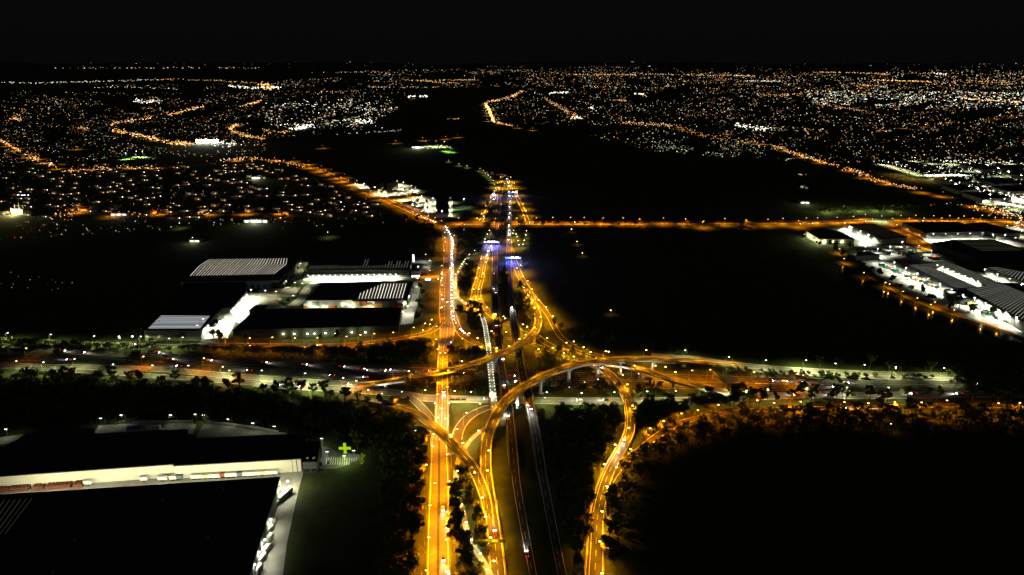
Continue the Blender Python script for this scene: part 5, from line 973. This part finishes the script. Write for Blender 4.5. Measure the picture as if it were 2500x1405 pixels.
for i, (x, y) in enumerate(hp):
    v = rc.choice([0, 0, 1, 2, 2, 3]); base = HB[v][0]
    p = P(x, y, 0)
    o = base if v not in first else copy_tree(base); first.add(v)
    o.location = (p.x, p.y, .05); o.rotation_euler = (0, 0, rc.uniform(-.4, .4))
    row_ = int((530 - y) / 9)
    tag(o, 'suburban house, %s window, %s along the %s street down from the skyline' % (('warm', 'white', 'amber', 'warm')[v], nth(i % 40), nth(14 - row_ if row_ < 14 else 0)), 'house', 'houses of the suburb beyond the striped warehouse')
    col = pick(rc, PAL); kk = rc.uniform(1.2, 5); s = rc.uniform(.16, .40) * mpp(p) * 2.44
    lb = MB(); lb.box((rc.uniform(-5, 5), -7.5, 2.6), (s, s * .5, s * .45)); pl = lb.build('porch_lamp', [emat('porch_%d_%d' % (int(col[1] * 20), int(kk)), col, int(kk) + .5)], o)
    if rc.random() < .45: light(light_data('porch%d' % int(col[1] * 9), 'POINT', col, 160, .4), (0, -12, 3), o)
# ================================================================== TREES
def tree_proto(seed, h, rad, leafm, n=420, lobes=7, ls=.95, raw=0):
    rg = random.Random(seed); mb = MB()
    n = int(n * 1.9); ls *= .74; lobes += 3; th = h * .42; mb.tube((0, 0, 0), (rg.uniform(-.3, .3), rg.uniform(-.3, .3), th), .32, .2, 6)
    lob = []
    for i in range(lobes):
        a = rg.uniform(0, 6.28); r = rad * rg.uniform(.2, .85); z = h * rg.uniform(.42, .92)
        if i == 0: r, z = 0, h * .85
        lob.append((r * math.cos(a), r * math.sin(a), z, rad * rg.uniform(.2, .5)))
        mb.tube((0, 0, th * rg.uniform(.6, 1)), (r * math.cos(a) * .9, r * math.sin(a) * .9, z), .13, .05, 4)
    o = mb.build('tree', M_BARK)
    cb = MB()
    for i in range(n):
        lx, ly, lz, lr = rg.choice(lob)
        d = Vector((rg.gauss(0, 1), rg.gauss(0, 1), rg.gauss(0, 1))).normalized() * lr * rg.uniform(.45, 1.05); d.z *= .72
        c = Vector((lx, ly, lz)) + d; nrm = (d.normalized() + Vector((rg.gauss(0, .5), rg.gauss(0, .5), rg.gauss(0, .5) + .3))).normalized()
        u = nrm.orthogonal().normalized(); w = nrm.cross(u); a = rg.uniform(0, 6.28); u, w = u * math.cos(a) + w * math.sin(a), w * math.cos(a) - u * math.sin(a)
        s = ls * rg.uniform(.5, 1.1)
        cb.face([c - u * s, c - w * s * .55, c + u * s, c + w * s * .55])
    cb.build('crown', leafm, o); return o
TP = [tree_proto(1, 11, 4.6, M_LEAF), tree_proto(2, 13, 4.2, M_LEAF2, 400, 8), tree_proto(3, 9, 4.4, M_LEAF, 360, 6), tree_proto(4, 14, 5.2, M_LEAF2, 480, 9), tree_proto(5, 6.5, 2.8, M_LEAF, 220, 5, .7), tree_proto(6, 16, 6.2, M_LEAF, 620, 10, 1.1)]
TU = set(); rt = random.Random(31); TREE_N = [0]
def tree(px, py, v, sc, label, group):
    o = TP[v] if v not in TU else copy_tree(TP[v]); TU.add(v); p = P(px, py, 0); TREE_N[0] += 1
    o.location = (p.x, p.y, 0); o.rotation_euler = (0, 0, rt.uniform(0, 6.28)); o.scale = (sc, sc, sc * rt.uniform(.9, 1.15))
    return tag(o, label, 'tree', group)
def belt(where, poly, n, j=(3, 1.5), vs=(0, 1, 2, 3), sc=(.8, 1.15), order='along it'):
    n = max(4, round(n * .68)) if n > 5 else n; L = [0]
    for a, b in zip(poly, poly[1:]): L.append(L[-1] + math.hypot(b[0] - a[0], b[1] - a[1]))
    for i in range(n):
        t = (i + rt.uniform(.1, .9)) / n * L[-1]; q = max(k for k in range(len(L)) if L[k] <= t); q = min(q, len(poly) - 2); f = (t - L[q]) / max(1e-6, L[q + 1] - L[q])
        x = poly[q][0] + (poly[q + 1][0] - poly[q][0]) * f + rt.gauss(0, j[0]); y = poly[q][1] + (poly[q + 1][1] - poly[q][1]) * f + rt.gauss(0, j[1])
        v = rt.choice(vs)
        tree(x, y, v, rt.uniform(*sc), '%s tree %s, %s going %s' % (('round dark', 'tall olive', 'low spreading', 'tall broad', 'small bushy', 'huge dark')[v], where, nth(i), order), 'trees ' + where)
belt('in the belt below the collector slip lane', [(60, 914), (200, 924), (300, 930), (400, 936), (500, 944), (600, 955)], 20, (5, 3))
belt('fringing the collector road before the short flyover', [(620, 958), (700, 964), (800, 972), (860, 980), (900, 988), (960, 994), (1000, 1002)], 20, (4, 2))
belt('in the big dark clump under the first viaduct', [(1128, 780), (1150, 762), (1170, 770), (1176, 800), (1160, 822), (1138, 805), (1150, 790)], 13, (4, 5), (3, 5), (.95, 1.2))
belt('under the curved flyover beside the overpass', [(985, 950), (1010, 956), (1035, 958), (1056, 955)], 10, (4, 4), (1, 3))
belt('between the overpass and footbridge', [(1104, 880), (1140, 886), (1180, 890), (1185, 955), (1150, 962), (1105, 958)], 14, (4, 3))
belt('lining the outer edge of the lower trunk road', [(1034, 1065), (1030, 1130), (1022, 1200), (1018, 1280), (1012, 1350), (1008, 1420)], 14, (4, 5), order='down')
belt('on the wedge between the zigzag path and the merge', [(1136, 1150), (1145, 1190), (1155, 1225), (1164, 1262), (1172, 1300), (1180, 1335), (1190, 1360)], 14, (3, 5), (0, 2, 2), (.75, 1), order='down')
belt('between the trunk road and zigzag path', [(1108, 1200), (1112, 1260), (1120, 1310), (1130, 1360), (1145, 1400)], 14, (5, 6), (0, 1, 3), order='down')
belt('inside the hooked ramp', [(1515, 1030), (1498, 1070), (1474, 1120), (1460, 1150), (1446, 1200), (1438, 1260), (1430, 1330)], 12, (4, 6), order='down')
belt('on the outer side of the hooked ramp', [(1580, 1098), (1558, 1122), (1530, 1150), (1510, 1180), (1498, 1225), (1488, 1290), (1484, 1350), (1484, 1410)], 16, (5, 6), (0, 1, 3), order='down')
belt('lining the hidden orange ramp above', [(1552, 990), (1600, 1003), (1650, 998), (1700, 986), (1760, 984), (1850, 985), (1950, 981), (2100, 979), (2250, 979), (2400, 982), (2490, 986)], 34, (7, 2.5), (1, 3, 0))
belt('lining the hidden orange ramp below', [(1590, 1092), (1640, 1060), (1700, 1040), (1800, 1023), (1950, 1013), (2100, 1010), (2300, 1008), (2480, 1011)], 22, (8, 2.5), (1, 3, 0))
belt('on the green-lit rim of the dark field', [(1345, 790), (1380, 812), (1420, 832), (1480, 846), (1560, 858), (1640, 866), (1700, 870)], 20, (6, 2), (0, 1, 2), (.8, 1.1))
belt('in the orange scrub by the ramps', [(1325, 860), (1350, 875), (1380, 885), (1420, 868), (1390, 850), (1360, 868), (1310, 880)], 13, (7, 4), (0, 2, 4))
belt('below the motorway under the longest flyover', [(1312, 958), (1370, 960), (1430, 962), (1500, 960), (1560, 968), (1600, 955), (1625, 958)], 14, (6, 3), (0, 1, 2, 3))
belt('flanking the first carriageway', [(1191, 505), (1193, 525), (1190, 545), (1186, 566), (1180, 590)], 7, (3, 3), (1, 3), order='down')
belt('flanking the second carriageway', [(1264, 530), (1272, 548), (1276, 566), (1282, 580), (1262, 575)], 7, (3, 3), (1, 3), order='down')
belt('between the shared path and slip road', [(1135, 660), (1140, 690), (1128, 705), (1150, 700), (1155, 670)], 8, (4, 4), (0, 1, 3), order='down')
belt('hiding the road before the shopping centre', [(1080, 552), (1040, 545), (1000, 545), (940, 543), (870, 541)], 9, (5, 1.5), (1, 3))
belt('along the service road verge', [(290, 838), (400, 840), (480, 841), (700, 836), (850, 832), (900, 850), (1000, 828)], 14, (6, 2), (0, 2, 4, 1))
belt('on the wooded lake path', [(2030, 612), (2070, 640), (2110, 660), (2150, 680), (2200, 706), (2260, 733), (2320, 752), (2400, 775), (2440, 790)], 26, (5, 3), (0, 1, 2), (.8, 1.2))
belt('screening the dazzling white yard', [(480, 822), (510, 823), (540, 823), (556, 822)], 6, (2, .6), (4,), (1, 1.3))
belt('hedging the curved-strip warehouse', [(1030, 692), (1028, 730), (1020, 770), (1005, 795)], 7, (3, 4), (0, 2))
belt('dotting the warehouse car parks', [(650, 706), (700, 706), (730, 710), (715, 738), (690, 745), (655, 732), (720, 665), (735, 650)], 9, (4, 2), (4,), (.7, 1))
belt('behind the huge shed', [(120, 1040), (230, 1030), (350, 1026), (480, 1028), (580, 1036), (660, 1044), (760, 1062), (830, 1080), (880, 1096)], 24, (6, 3), (0, 1, 2, 3))
belt('at the corner of the lamp-walled warehouse', [(1950, 572), (1965, 590), (1990, 600), (2040, 602), (2100, 604)], 8, (4, 2), (0, 2))
belt('lit by the green motorway branch', [(1960, 893), (2070, 902), (2130, 905), (2180, 908), (2240, 911), (2300, 914)], 9, (6, 1), (1, 0))
belt('dotting the shopping centre car parks', [(915, 472), (950, 474), (990, 468), (1015, 463), (990, 486), (1020, 497), (1045, 487), (1058, 505), (1030, 512)], 18, (6, 3), (4,), (.8, 1.2))
belt('over the collector road beside the low flyover', [(1700, 985), (1740, 987), (1780, 985), (1960, 972), (2010, 968), (2070, 970)], 11, (6, 2), (3, 1, 5))
# dense unlit woods
WV, WF = [], []
def woods(poly, n, sc=1.0):
    xs = [p[0] for p in poly]; yy = [p[1] for p in poly]; c = 0; ws = [P(x, y, 0) for x, y in poly]; wp2 = [(p.x, p.y) for p in ws]
    x0, x1, y0, y1 = min(p[0] for p in wp2), max(p[0] for p in wp2), min(p[1] for p in wp2), max(p[1] for p in wp2); tr = 0
    while c < n and tr < n * 30:
        tr += 1; X, Y = rt.uniform(x0, x1), rt.uniform(y0, y1)
        if not inside(X, Y, wp2): continue
        c += 1; h = rt.uniform(8, 14) * sc; r = rt.uniform(3, 5.2) * sc
        b = len(WV); WV.extend([(X - .2, Y, 0), (X + .2, Y, 0), (X, Y, h * .7)]); WF.append((b, b + 1, b + 2))
        for k in range(46):
            a, e = rt.uniform(0, 6.28), rt.uniform(-.5, 1.4); q = r * rt.uniform(.55, 1.0); m_ = math.cos(e)
            cx, cy, cz = X + q * m_ * math.cos(a), Y + q * m_ * math.sin(a), h * .68 + q * .8 * math.sin(e)
            s = rt.uniform(.6, 1.25); b = len(WV); t1, t2 = rt.uniform(0, 6.28), rt.uniform(-.7, .7)
            ux, uy, uz = s * math.cos(t1), s * math.sin(t1), s * t2; vx, vy, vz = -s * .6 * math.sin(t1), s * .6 * math.cos(t1), s * rt.uniform(-.4, .4)
            WV.extend([(cx - ux, cy - uy, cz - uz), (cx - vx, cy - vy, cz - vz), (cx + ux, cy + uy, cz + uz), (cx + vx, cy + vy, cz + vz)]); WF.append((b, b + 1, b + 2, b + 3))
woods([(-40, 932), (90, 930), (400, 952), (600, 972), (760, 988), (900, 1012), (1000, 1030), (1030, 1060), (1010, 1110), (930, 1115), (860, 1085), (760, 1058), (480, 1032), (230, 1036), (-40, 1056)], 900)
woods([(1568, 1116), (1640, 1072), (1720, 1044), (1850, 1024), (2100, 1015), (2540, 1014), (2540, 1075), (2000, 1075), (1700, 1090), (1560, 1180), (1510, 1300), (1495, 1420), (1490, 1250)], 420)
woods([(540, 863), (760, 869), (900, 866), (1030, 846), (1056, 850), (1058, 893), (850, 888), (700, 881), (560, 872)], 330)
woods([(0, 838), (90, 842), (300, 852), (540, 858), (560, 866), (300, 858), (0, 848)], 130, .6)
woods([(1103, 862), (1150, 868), (1200, 880), (1196, 900), (1102, 903)], 60)
woods([(1226, 640), (1236, 640), (1240, 700), (1238, 740), (1222, 740), (1220, 690)], 60)
woods([(1330, 866), (1460, 890), (1440, 910), (1330, 912), (1305, 880)], 110, .7)
woods([(1300, 550), (1700, 550), (1850, 549), (1850, 553), (1500, 556), (1300, 557)], 120)
woods([(850, 548), (1050, 552), (1060, 572), (860, 566)], 120)
woods([(2310, 915), (2520, 918), (2520, 932), (2330, 934)], 90)
woods([(2310, 940), (2540, 942), (2540, 975), (2350, 960)], 110)
woods([(1104, 935), (1170, 932), (1195, 950), (1190, 966), (1104, 966)], 50)
woods([(1222, 505), (1240, 505), (1240, 600), (1222, 600)], 30)
woods([(1640, 884), (1750, 900), (1900, 912), (2300, 925), (2300, 929), (1850, 922), (1700, 914), (1640, 902)], 130, .4)
woods([(1552, 1002), (1640, 1001), (1720, 991), (1850, 985), (1850, 991), (1720, 1008), (1650, 1026), (1606, 1056), (1570, 1084), (1550, 1040)], 190, .9)
woods([(1985, 520), (2250, 510), (2250, 522), (2000, 528)], 60)
woods([(1196, 517), (1208, 480), (1209, 535), (1184, 592), (1172, 560)], 40)
woods([(1252, 500), (1262, 505), (1284, 556), (1276, 598), (1254, 560)], 40)
woods([(1118, 562), (1180, 600), (1172, 632), (1145, 628), (1118, 650), (1114, 600)], 130)
woods([(1137, 652), (1164, 660), (1153, 705), (1146, 735), (1122, 722), (1119, 690)], 80)
woods([(1000, 560), (1066, 560), (1070, 640), (1040, 635), (1000, 620)], 120)
woods([(930, 1125), (1010, 1085), (1034, 1060), (1036, 1130), (1028, 1250), (1014, 1405), (1010, 1440), (925, 1440), (930, 1250)], 190, .8)
woods([(1345, 1008), (1512, 1008), (1518, 1040), (1500, 1080), (1465, 1130), (1436, 1200), (1426, 1300), (1424, 1430), (1405, 1430), (1390, 1250), (1360, 1100)], 330, .8)
woods([(1312, 1004), (1322, 1004), (1350, 1100), (1390, 1300), (1395, 1430), (1378, 1300), (1340, 1150)], 60, .6)
woods([(1265, 700), (1285, 715), (1302, 745), (1305, 780), (1290, 800), (1268, 760)], 50, .8)
woods([(1470, 962), (1560, 962), (1640, 966), (1640, 970), (1480, 972)], 40, .6)
woods([(1110, 1150), (1125, 1145), (1150, 1200), (1166, 1290), (1180, 1350), (1166, 1340), (1150, 1270), (1136, 1200)], 22, .6)
woods([(1103, 1190), (1110, 1190), (1122, 1260), (1150, 1345), (1180, 1400), (1150, 1440), (1104, 1440)], 34, .65)
me = bpy.data.meshes.new('woodland'); me.from_pydata(WV, [], WF); me.materials.append(M_LEAF); me.update()
o = bpy.data.objects.new('woodland', me); COL.objects.link(o)
tag(o, 'dense unlit woods and scrub filling the dark ground between the roads', 'woodland', None, 'stuff')
light(light_data('facility', 'POINT', (.85, 1, .3), 16000, .5), P(2060, 508, 7)); light(LD['facility'], P(2100, 507, 7)); light(LD['facility'], P(2140, 506, 7)); light(LD['facility'], P(2020, 510, 7)); light(LD['facility'], P(2180, 507, 7))
# ================================================================== CARS
BODY = [mat('white_car_paint', (.7, .7, .7), .35, .05), mat('silver_car_paint', (.35, .36, .37), .35, .05), mat('dark_car_paint', (.03, .03, .04), .35, .05), mat('red_car_paint', (.30, .02, .02), .35, .05)]
CPN = ['white', 'silver', 'dark', 'red']
CP = {}
def car_proto(ci, lit, van=False):
    key = (ci, lit, van)
    if key in CP: return copy_tree(CP[key])
    L, Wd = (5.2, 1.9) if van else (4.6, 1.8)
    prof = [(-L / 2, .35), (L / 2, .35), (L / 2, .72), (L / 2 - .9, .92), (L / 2 - 1.7, 1.42), (-L / 2 + .9, 1.45), (-L / 2 + .15, .98), (-L / 2, .8)] if not van else [(-L / 2, .35), (L / 2, .35), (L / 2, .9), (L / 2 - .6, 1.2), (L / 2 - 1.2, 2.0), (-L / 2, 2.05)]
    mb = MB(); n = len(prof)
    def yy(z): return Wd / 2 * (1 if z < 1.0 else .84)
    for i in range(n):
        (x0, z0), (x1, z1) = prof[i], prof[(i + 1) % n]
        mb.face([(x0, -yy(z0), z0), (x1, -yy(z1), z1), (x1, yy(z1), z1), (x0, yy(z0), z0)][::-1])
    mb.face([(x, -yy(z), z) for x, z in prof]); mb.face([(x, yy(z), z) for x, z in prof][::-1])
    o = mb.build('van' if van else 'car', BODY[ci])
    for x in (-L * .3, L * .3):
        for s in (-1, 1):
            wb = MB(); wb.tube((x, s * (Wd / 2 + .02), .33), (x, s * (Wd / 2 - .22), .33), .33, .33, 10); wb.build('wheel', M_TYRE, o)
    gb = MB(); a, b = prof[3 if not van else 3], prof[4]; gb.face([(a[0] + .02, -.75, a[1] + .05), (a[0] + .02, .75, a[1] + .05), (b[0] + .03, .68, b[1] - .03), (b[0] + .03, -.68, b[1] - .03)]); gb.build('windscreen', M_GLASS, o)
    if lit:
        for s in (-1, 1):
            hb = MB(); hb.box((L / 2 + .05, s * .62, .68), (.22, .5, .34)); hb.build('headlight', M_HEAD, o)
            tb = MB(); tb.box((-L / 2 - .05, s * .66, .82), (.2, .5, .36)); tb.build('tail_light', M_TAIL, o)
    CP[key] = o; return o
rk = random.Random(9); CN_ = {}
def car(road_, px, py, sgn, where, lit=True, power=3800, ci=None, van=False, off=None):
    c, t, n, w = near(road_, px, py)
    p = P(px, py, c.z + .6); o = car_proto(rk.choice([0, 1, 2, 2, 3]) if ci is None else ci, lit, van)
    o.location = (p.x, p.y, c.z + .12); a = math.atan2(t.y * sgn, t.x * sgn); o.rotation_euler = (0, 0, a)
    k = CN_.get(where, 0); CN_[where] = k + 1
    cn = [x for x, m_ in zip(CPN, BODY) if m_ == o.data.materials[0]][0]
    tag(o, '%s %s %s, %s of that line' % (cn, 'van' if van else 'car', where, nth(k)), 'van' if van else 'car', 'vehicles ' + where)
    if lit:
        d = light_data('beam%d' % power, 'SPOT', (1, .93, .8), power, .12, 62, .8)
        light(d, (2.9, 0, .95), o, (R(90 - 9), 0, R(-90)))
    return o
def cars(road_, sgn, where, lst, **k):
    for q in lst: car(road_, q[0], q[1], sgn, where, **k)
for k_, q in enumerate([(1092, 562), (1096, 567), (1099, 572), (1101, 577), (1103, 582), (1104.5, 588), (1105.5, 594), (1105, 600), (1104, 606), (1103, 613), (1103, 620), (1103, 629), (1104, 645), (1100, 654), (1103.5, 660), (1103.5, 668), (1103, 676), (1103, 684), (1103, 692), (1103, 700), (1102, 708), (1102, 720), (1102, 728), (1103, 736), (1103, 745), (1104, 760), (1107, 770), (1107, 779), (1090, 556), (1087, 552)]):
    car('trunk2', q[0], q[1], -1, 'queueing down the upper trunk road', power=9000)
cars('trunk2', 1, 'showing red tail lights up the upper trunk road', [(1080, 733), (1091, 740), (1079, 752), (1099, 650), (1086, 640)])
cars('mallroad', 1, 'queueing before the shopping centre', [(1052, 538), (1046, 534), (1040, 533), (1030, 529), (1020, 524), (1010, 519), (1066, 543), (1060, 541)])
cars('trunk', -1, 'driving toward the bottom edge on the lower trunk road', [(1082, 1242), (1082, 1363), (1092.5, 1389)])
car('trunk', 1092.5, 1275, -1, 'beside the tree wedge on the lower trunk road', ci=0, van=True)
car('trunk', 1092.5, 1283, -1, 'beside the tree wedge on the lower trunk road', ci=0, van=True)
car('overpass', 1083, 955, -1, 'crossing the overpass with its headlights on')
cars('m7a_near', 1, 'with red tail lights at the lower carriageway end', [(1286, 1353)])
cars('m7a', 1, 'showing red tail lights on the first viaduct', [(1241, 1021), (1231, 945), (1228, 881), (1211, 798), (1210, 770), (1211, 717), (1206, 707), (1206, 669)])
cars('m7a_far', 1, 'heading away beyond the first viaduct', [(1208, 631), (1214, 620), (1212, 560), (1217, 520), (1223, 500), (1226, 470), (1221, 450), (1224, 436)])
cars('m7b', -1, 'shining headlights on the second viaduct', [(1287, 987), (1295, 996), (1249, 750)], power=7000)
cars('m7b_far', -1, 'oncoming beyond the second viaduct', [(1242, 585), (1243, 570), (1243, 562), (1242, 550), (1242, 530), (1244, 520), (1244, 505), (1245, 492), (1244, 478), (1243, 468), (1242, 455), (1241, 446), (1238, 436)], power=9000)
cars('slip_l', -1, 'on the distant ramp of oncoming headlights', [(1258, 470), (1262, 480), (1282, 528)])
cars('slip_k', 1, 'on the distant ramp of receding tail lights', [(1218, 458), (1205, 487), (1182, 528)])
cars('flyc', 1, 'braking on the lower end of the longest flyover', [(1208, 1303)], ci=3)
cars('flye', -1, 'coming down the hooked ramp with headlights', [(1525, 1071), (1510, 1101)], power=7000, ci=0)
cars('slip_r', -1, 'on the slip road below the second gantry', [(1282, 705), (1290, 722), (1306, 741)])
cars('slip_j', 1, 'on the slip road under the violet gantry', [(1189, 622), (1193, 612), (1199, 600)])
cars('flyd', 1, 'on the low straight flyover', [])
cars('flye', 1, 'passing under the longest flyover on the hooked ramp', [(1473, 901)], ci=0)
cars('ramp_i', -1, 'lined up on the curved ramp leaving the trunk road', [(1126, 806), (1131, 811), (1137, 816), (1142, 819)])
cars('mwa', 1, 'on the upper motorway carriageway, headlights leading', [(153, 857), (200, 861), (383, 861), (417, 877), (511, 880), (645, 885), (743, 890.5), (835, 895), (883, 901), (890, 904), (935, 905), (947, 902.5), (992, 907), (1040, 906), (1052, 907), (1126, 912), (1250, 918), (1880, 930), (1915, 931.5), (1953, 933), (2065, 935), (2378, 936)], power=3500)
cars('mwb', -1, 'on the lower motorway carriageway, red tail lights trailing', [(168, 879), (437, 894.5), (609, 905), (811, 917), (893, 921.5), (1264, 933), (2040, 945)], power=3500)
cars('coll', -1, 'on the pale collector road', [(690, 941), (738, 945), (1188, 975), (1415, 977.5), (1480, 977), (1945, 963), (2035, 965), (2083, 964), (2231, 961), (2342, 961)], power=5000)
for i, x in enumerate((1104, 1117, 1132)): car('coll', x, 976, -1, 'waiting on the brightest collector stretch', lit=False, ci=2)
cars('ramplink', 1, 'about to climb the curved flyover', [(843, 938)], ci=3)
cars('service', -1, 'on the orange service road', [(617, 844), (780, 844), (335, 842)])
cars('ramp_f', 1, 'on the hidden orange ramp', [(2060, 997.5), (2100, 997)])
cars('cross', 1, 'on the level cross road', [(1981, 546), (1950, 547), (1290, 544), (1130, 549), (1400, 543), (2110, 541), (2250, 540)], power=9000)
for i, (x, y) in enumerate(((784, 1131), (802, 1128))): car('trunk', x, y, 1, 'parked on the bay-marked car park', lit=False, ci=2)
# parked cars of the shopping centre
k = 0
for (x0, y0, x1, y1, n) in ((915, 470, 990, 455, 13), (918, 474, 1010, 461, 15), (925, 479, 1015, 467, 15), (935, 483, 1000, 473, 10), (985, 486, 1030, 481, 8), (1000, 490, 1060, 500, 9), (1036, 506, 1060, 516, 5), (1100, 492, 1100, 525, 8), (930, 468, 985, 456, 12), (940, 476, 1012, 464, 14), (1005, 486, 1058, 496, 10), (1010, 495, 1050, 504, 8), (905, 468, 930, 478, 6)):
    for i in range(n):
        f = (i + rk.uniform(.1, .9)) / n; o = car_proto(rk.choice([0, 1, 2, 3]), False); p = P(x0 + (x1 - x0) * f, y0 + (y1 - y0) * f, 0); o.location = (p.x, p.y, .25); o.rotation_euler = (0, 0, R(90) + rk.uniform(-.08, .08)); k += 1
        cn = [x for x, m_ in zip(CPN, BODY) if m_ == o.data.materials[0]][0]
        tag(o, '%s parked car at the shopping centre, %s from the mall roofs' % (cn, nth(k - 1)), 'car', 'cars parked at the shopping centre')
# ================================================================== NIGHT SKY AND RENDER SETTINGS
wd = bpy.data.worlds.new('World'); S.world = wd; wd.use_nodes = True
n = wd.node_tree.nodes; l = wd.node_tree.links; bg = n['Background']
sk = n.new('ShaderNodeTexSky'); sk.sky_type = 'NISHITA'; sk.sun_disc = False; sk.sun_elevation = R(4); sk.sun_rotation = R(180); sk.dust_density = 3
hs = n.new('ShaderNodeHueSaturation'); hs.inputs['Saturation'].default_value = .15; l.new(sk.outputs[0], hs.inputs['Color']); mx = n.new('ShaderNodeMix'); mx.data_type = 'RGBA'; mx.inputs[0].default_value = .8; l.new(hs.outputs[0], mx.inputs[6]); mx.inputs[7].default_value = (1.9, 2.15, 1.9, 1); l.new(mx.outputs[2], bg.inputs[0])
bg.inputs[1].default_value = .0012
S.view_settings.view_transform = 'Standard'; S.view_settings.look = 'None'; S.view_settings.gamma = 1; S.view_settings.exposure = 0
S.view_settings.use_curve_mapping = False
cy = S.cycles; cy.use_light_tree = True; cy.max_bounces = 2; cy.diffuse_bounces = 1; cy.glossy_bounces = 1; cy.transmission_bounces = 1; cy.transparent_max_bounces = 2
cy.sample_clamp_indirect = 1.5; cy.caustics_reflective = False; cy.caustics_refractive = False
cy.use_adaptive_sampling = False
sl = bpy.data.lights.new('added_fill_sun', 'SUN'); sl.energy = .06; sl.angle = R(6); sl.color = (.9, .95, 1)  # weak fill sun, added to lift dark roofs and ground
so = bpy.data.objects.new('added_fill_sun', sl); COL.objects.link(so); so.rotation_euler = (R(35), R(-20), 0)
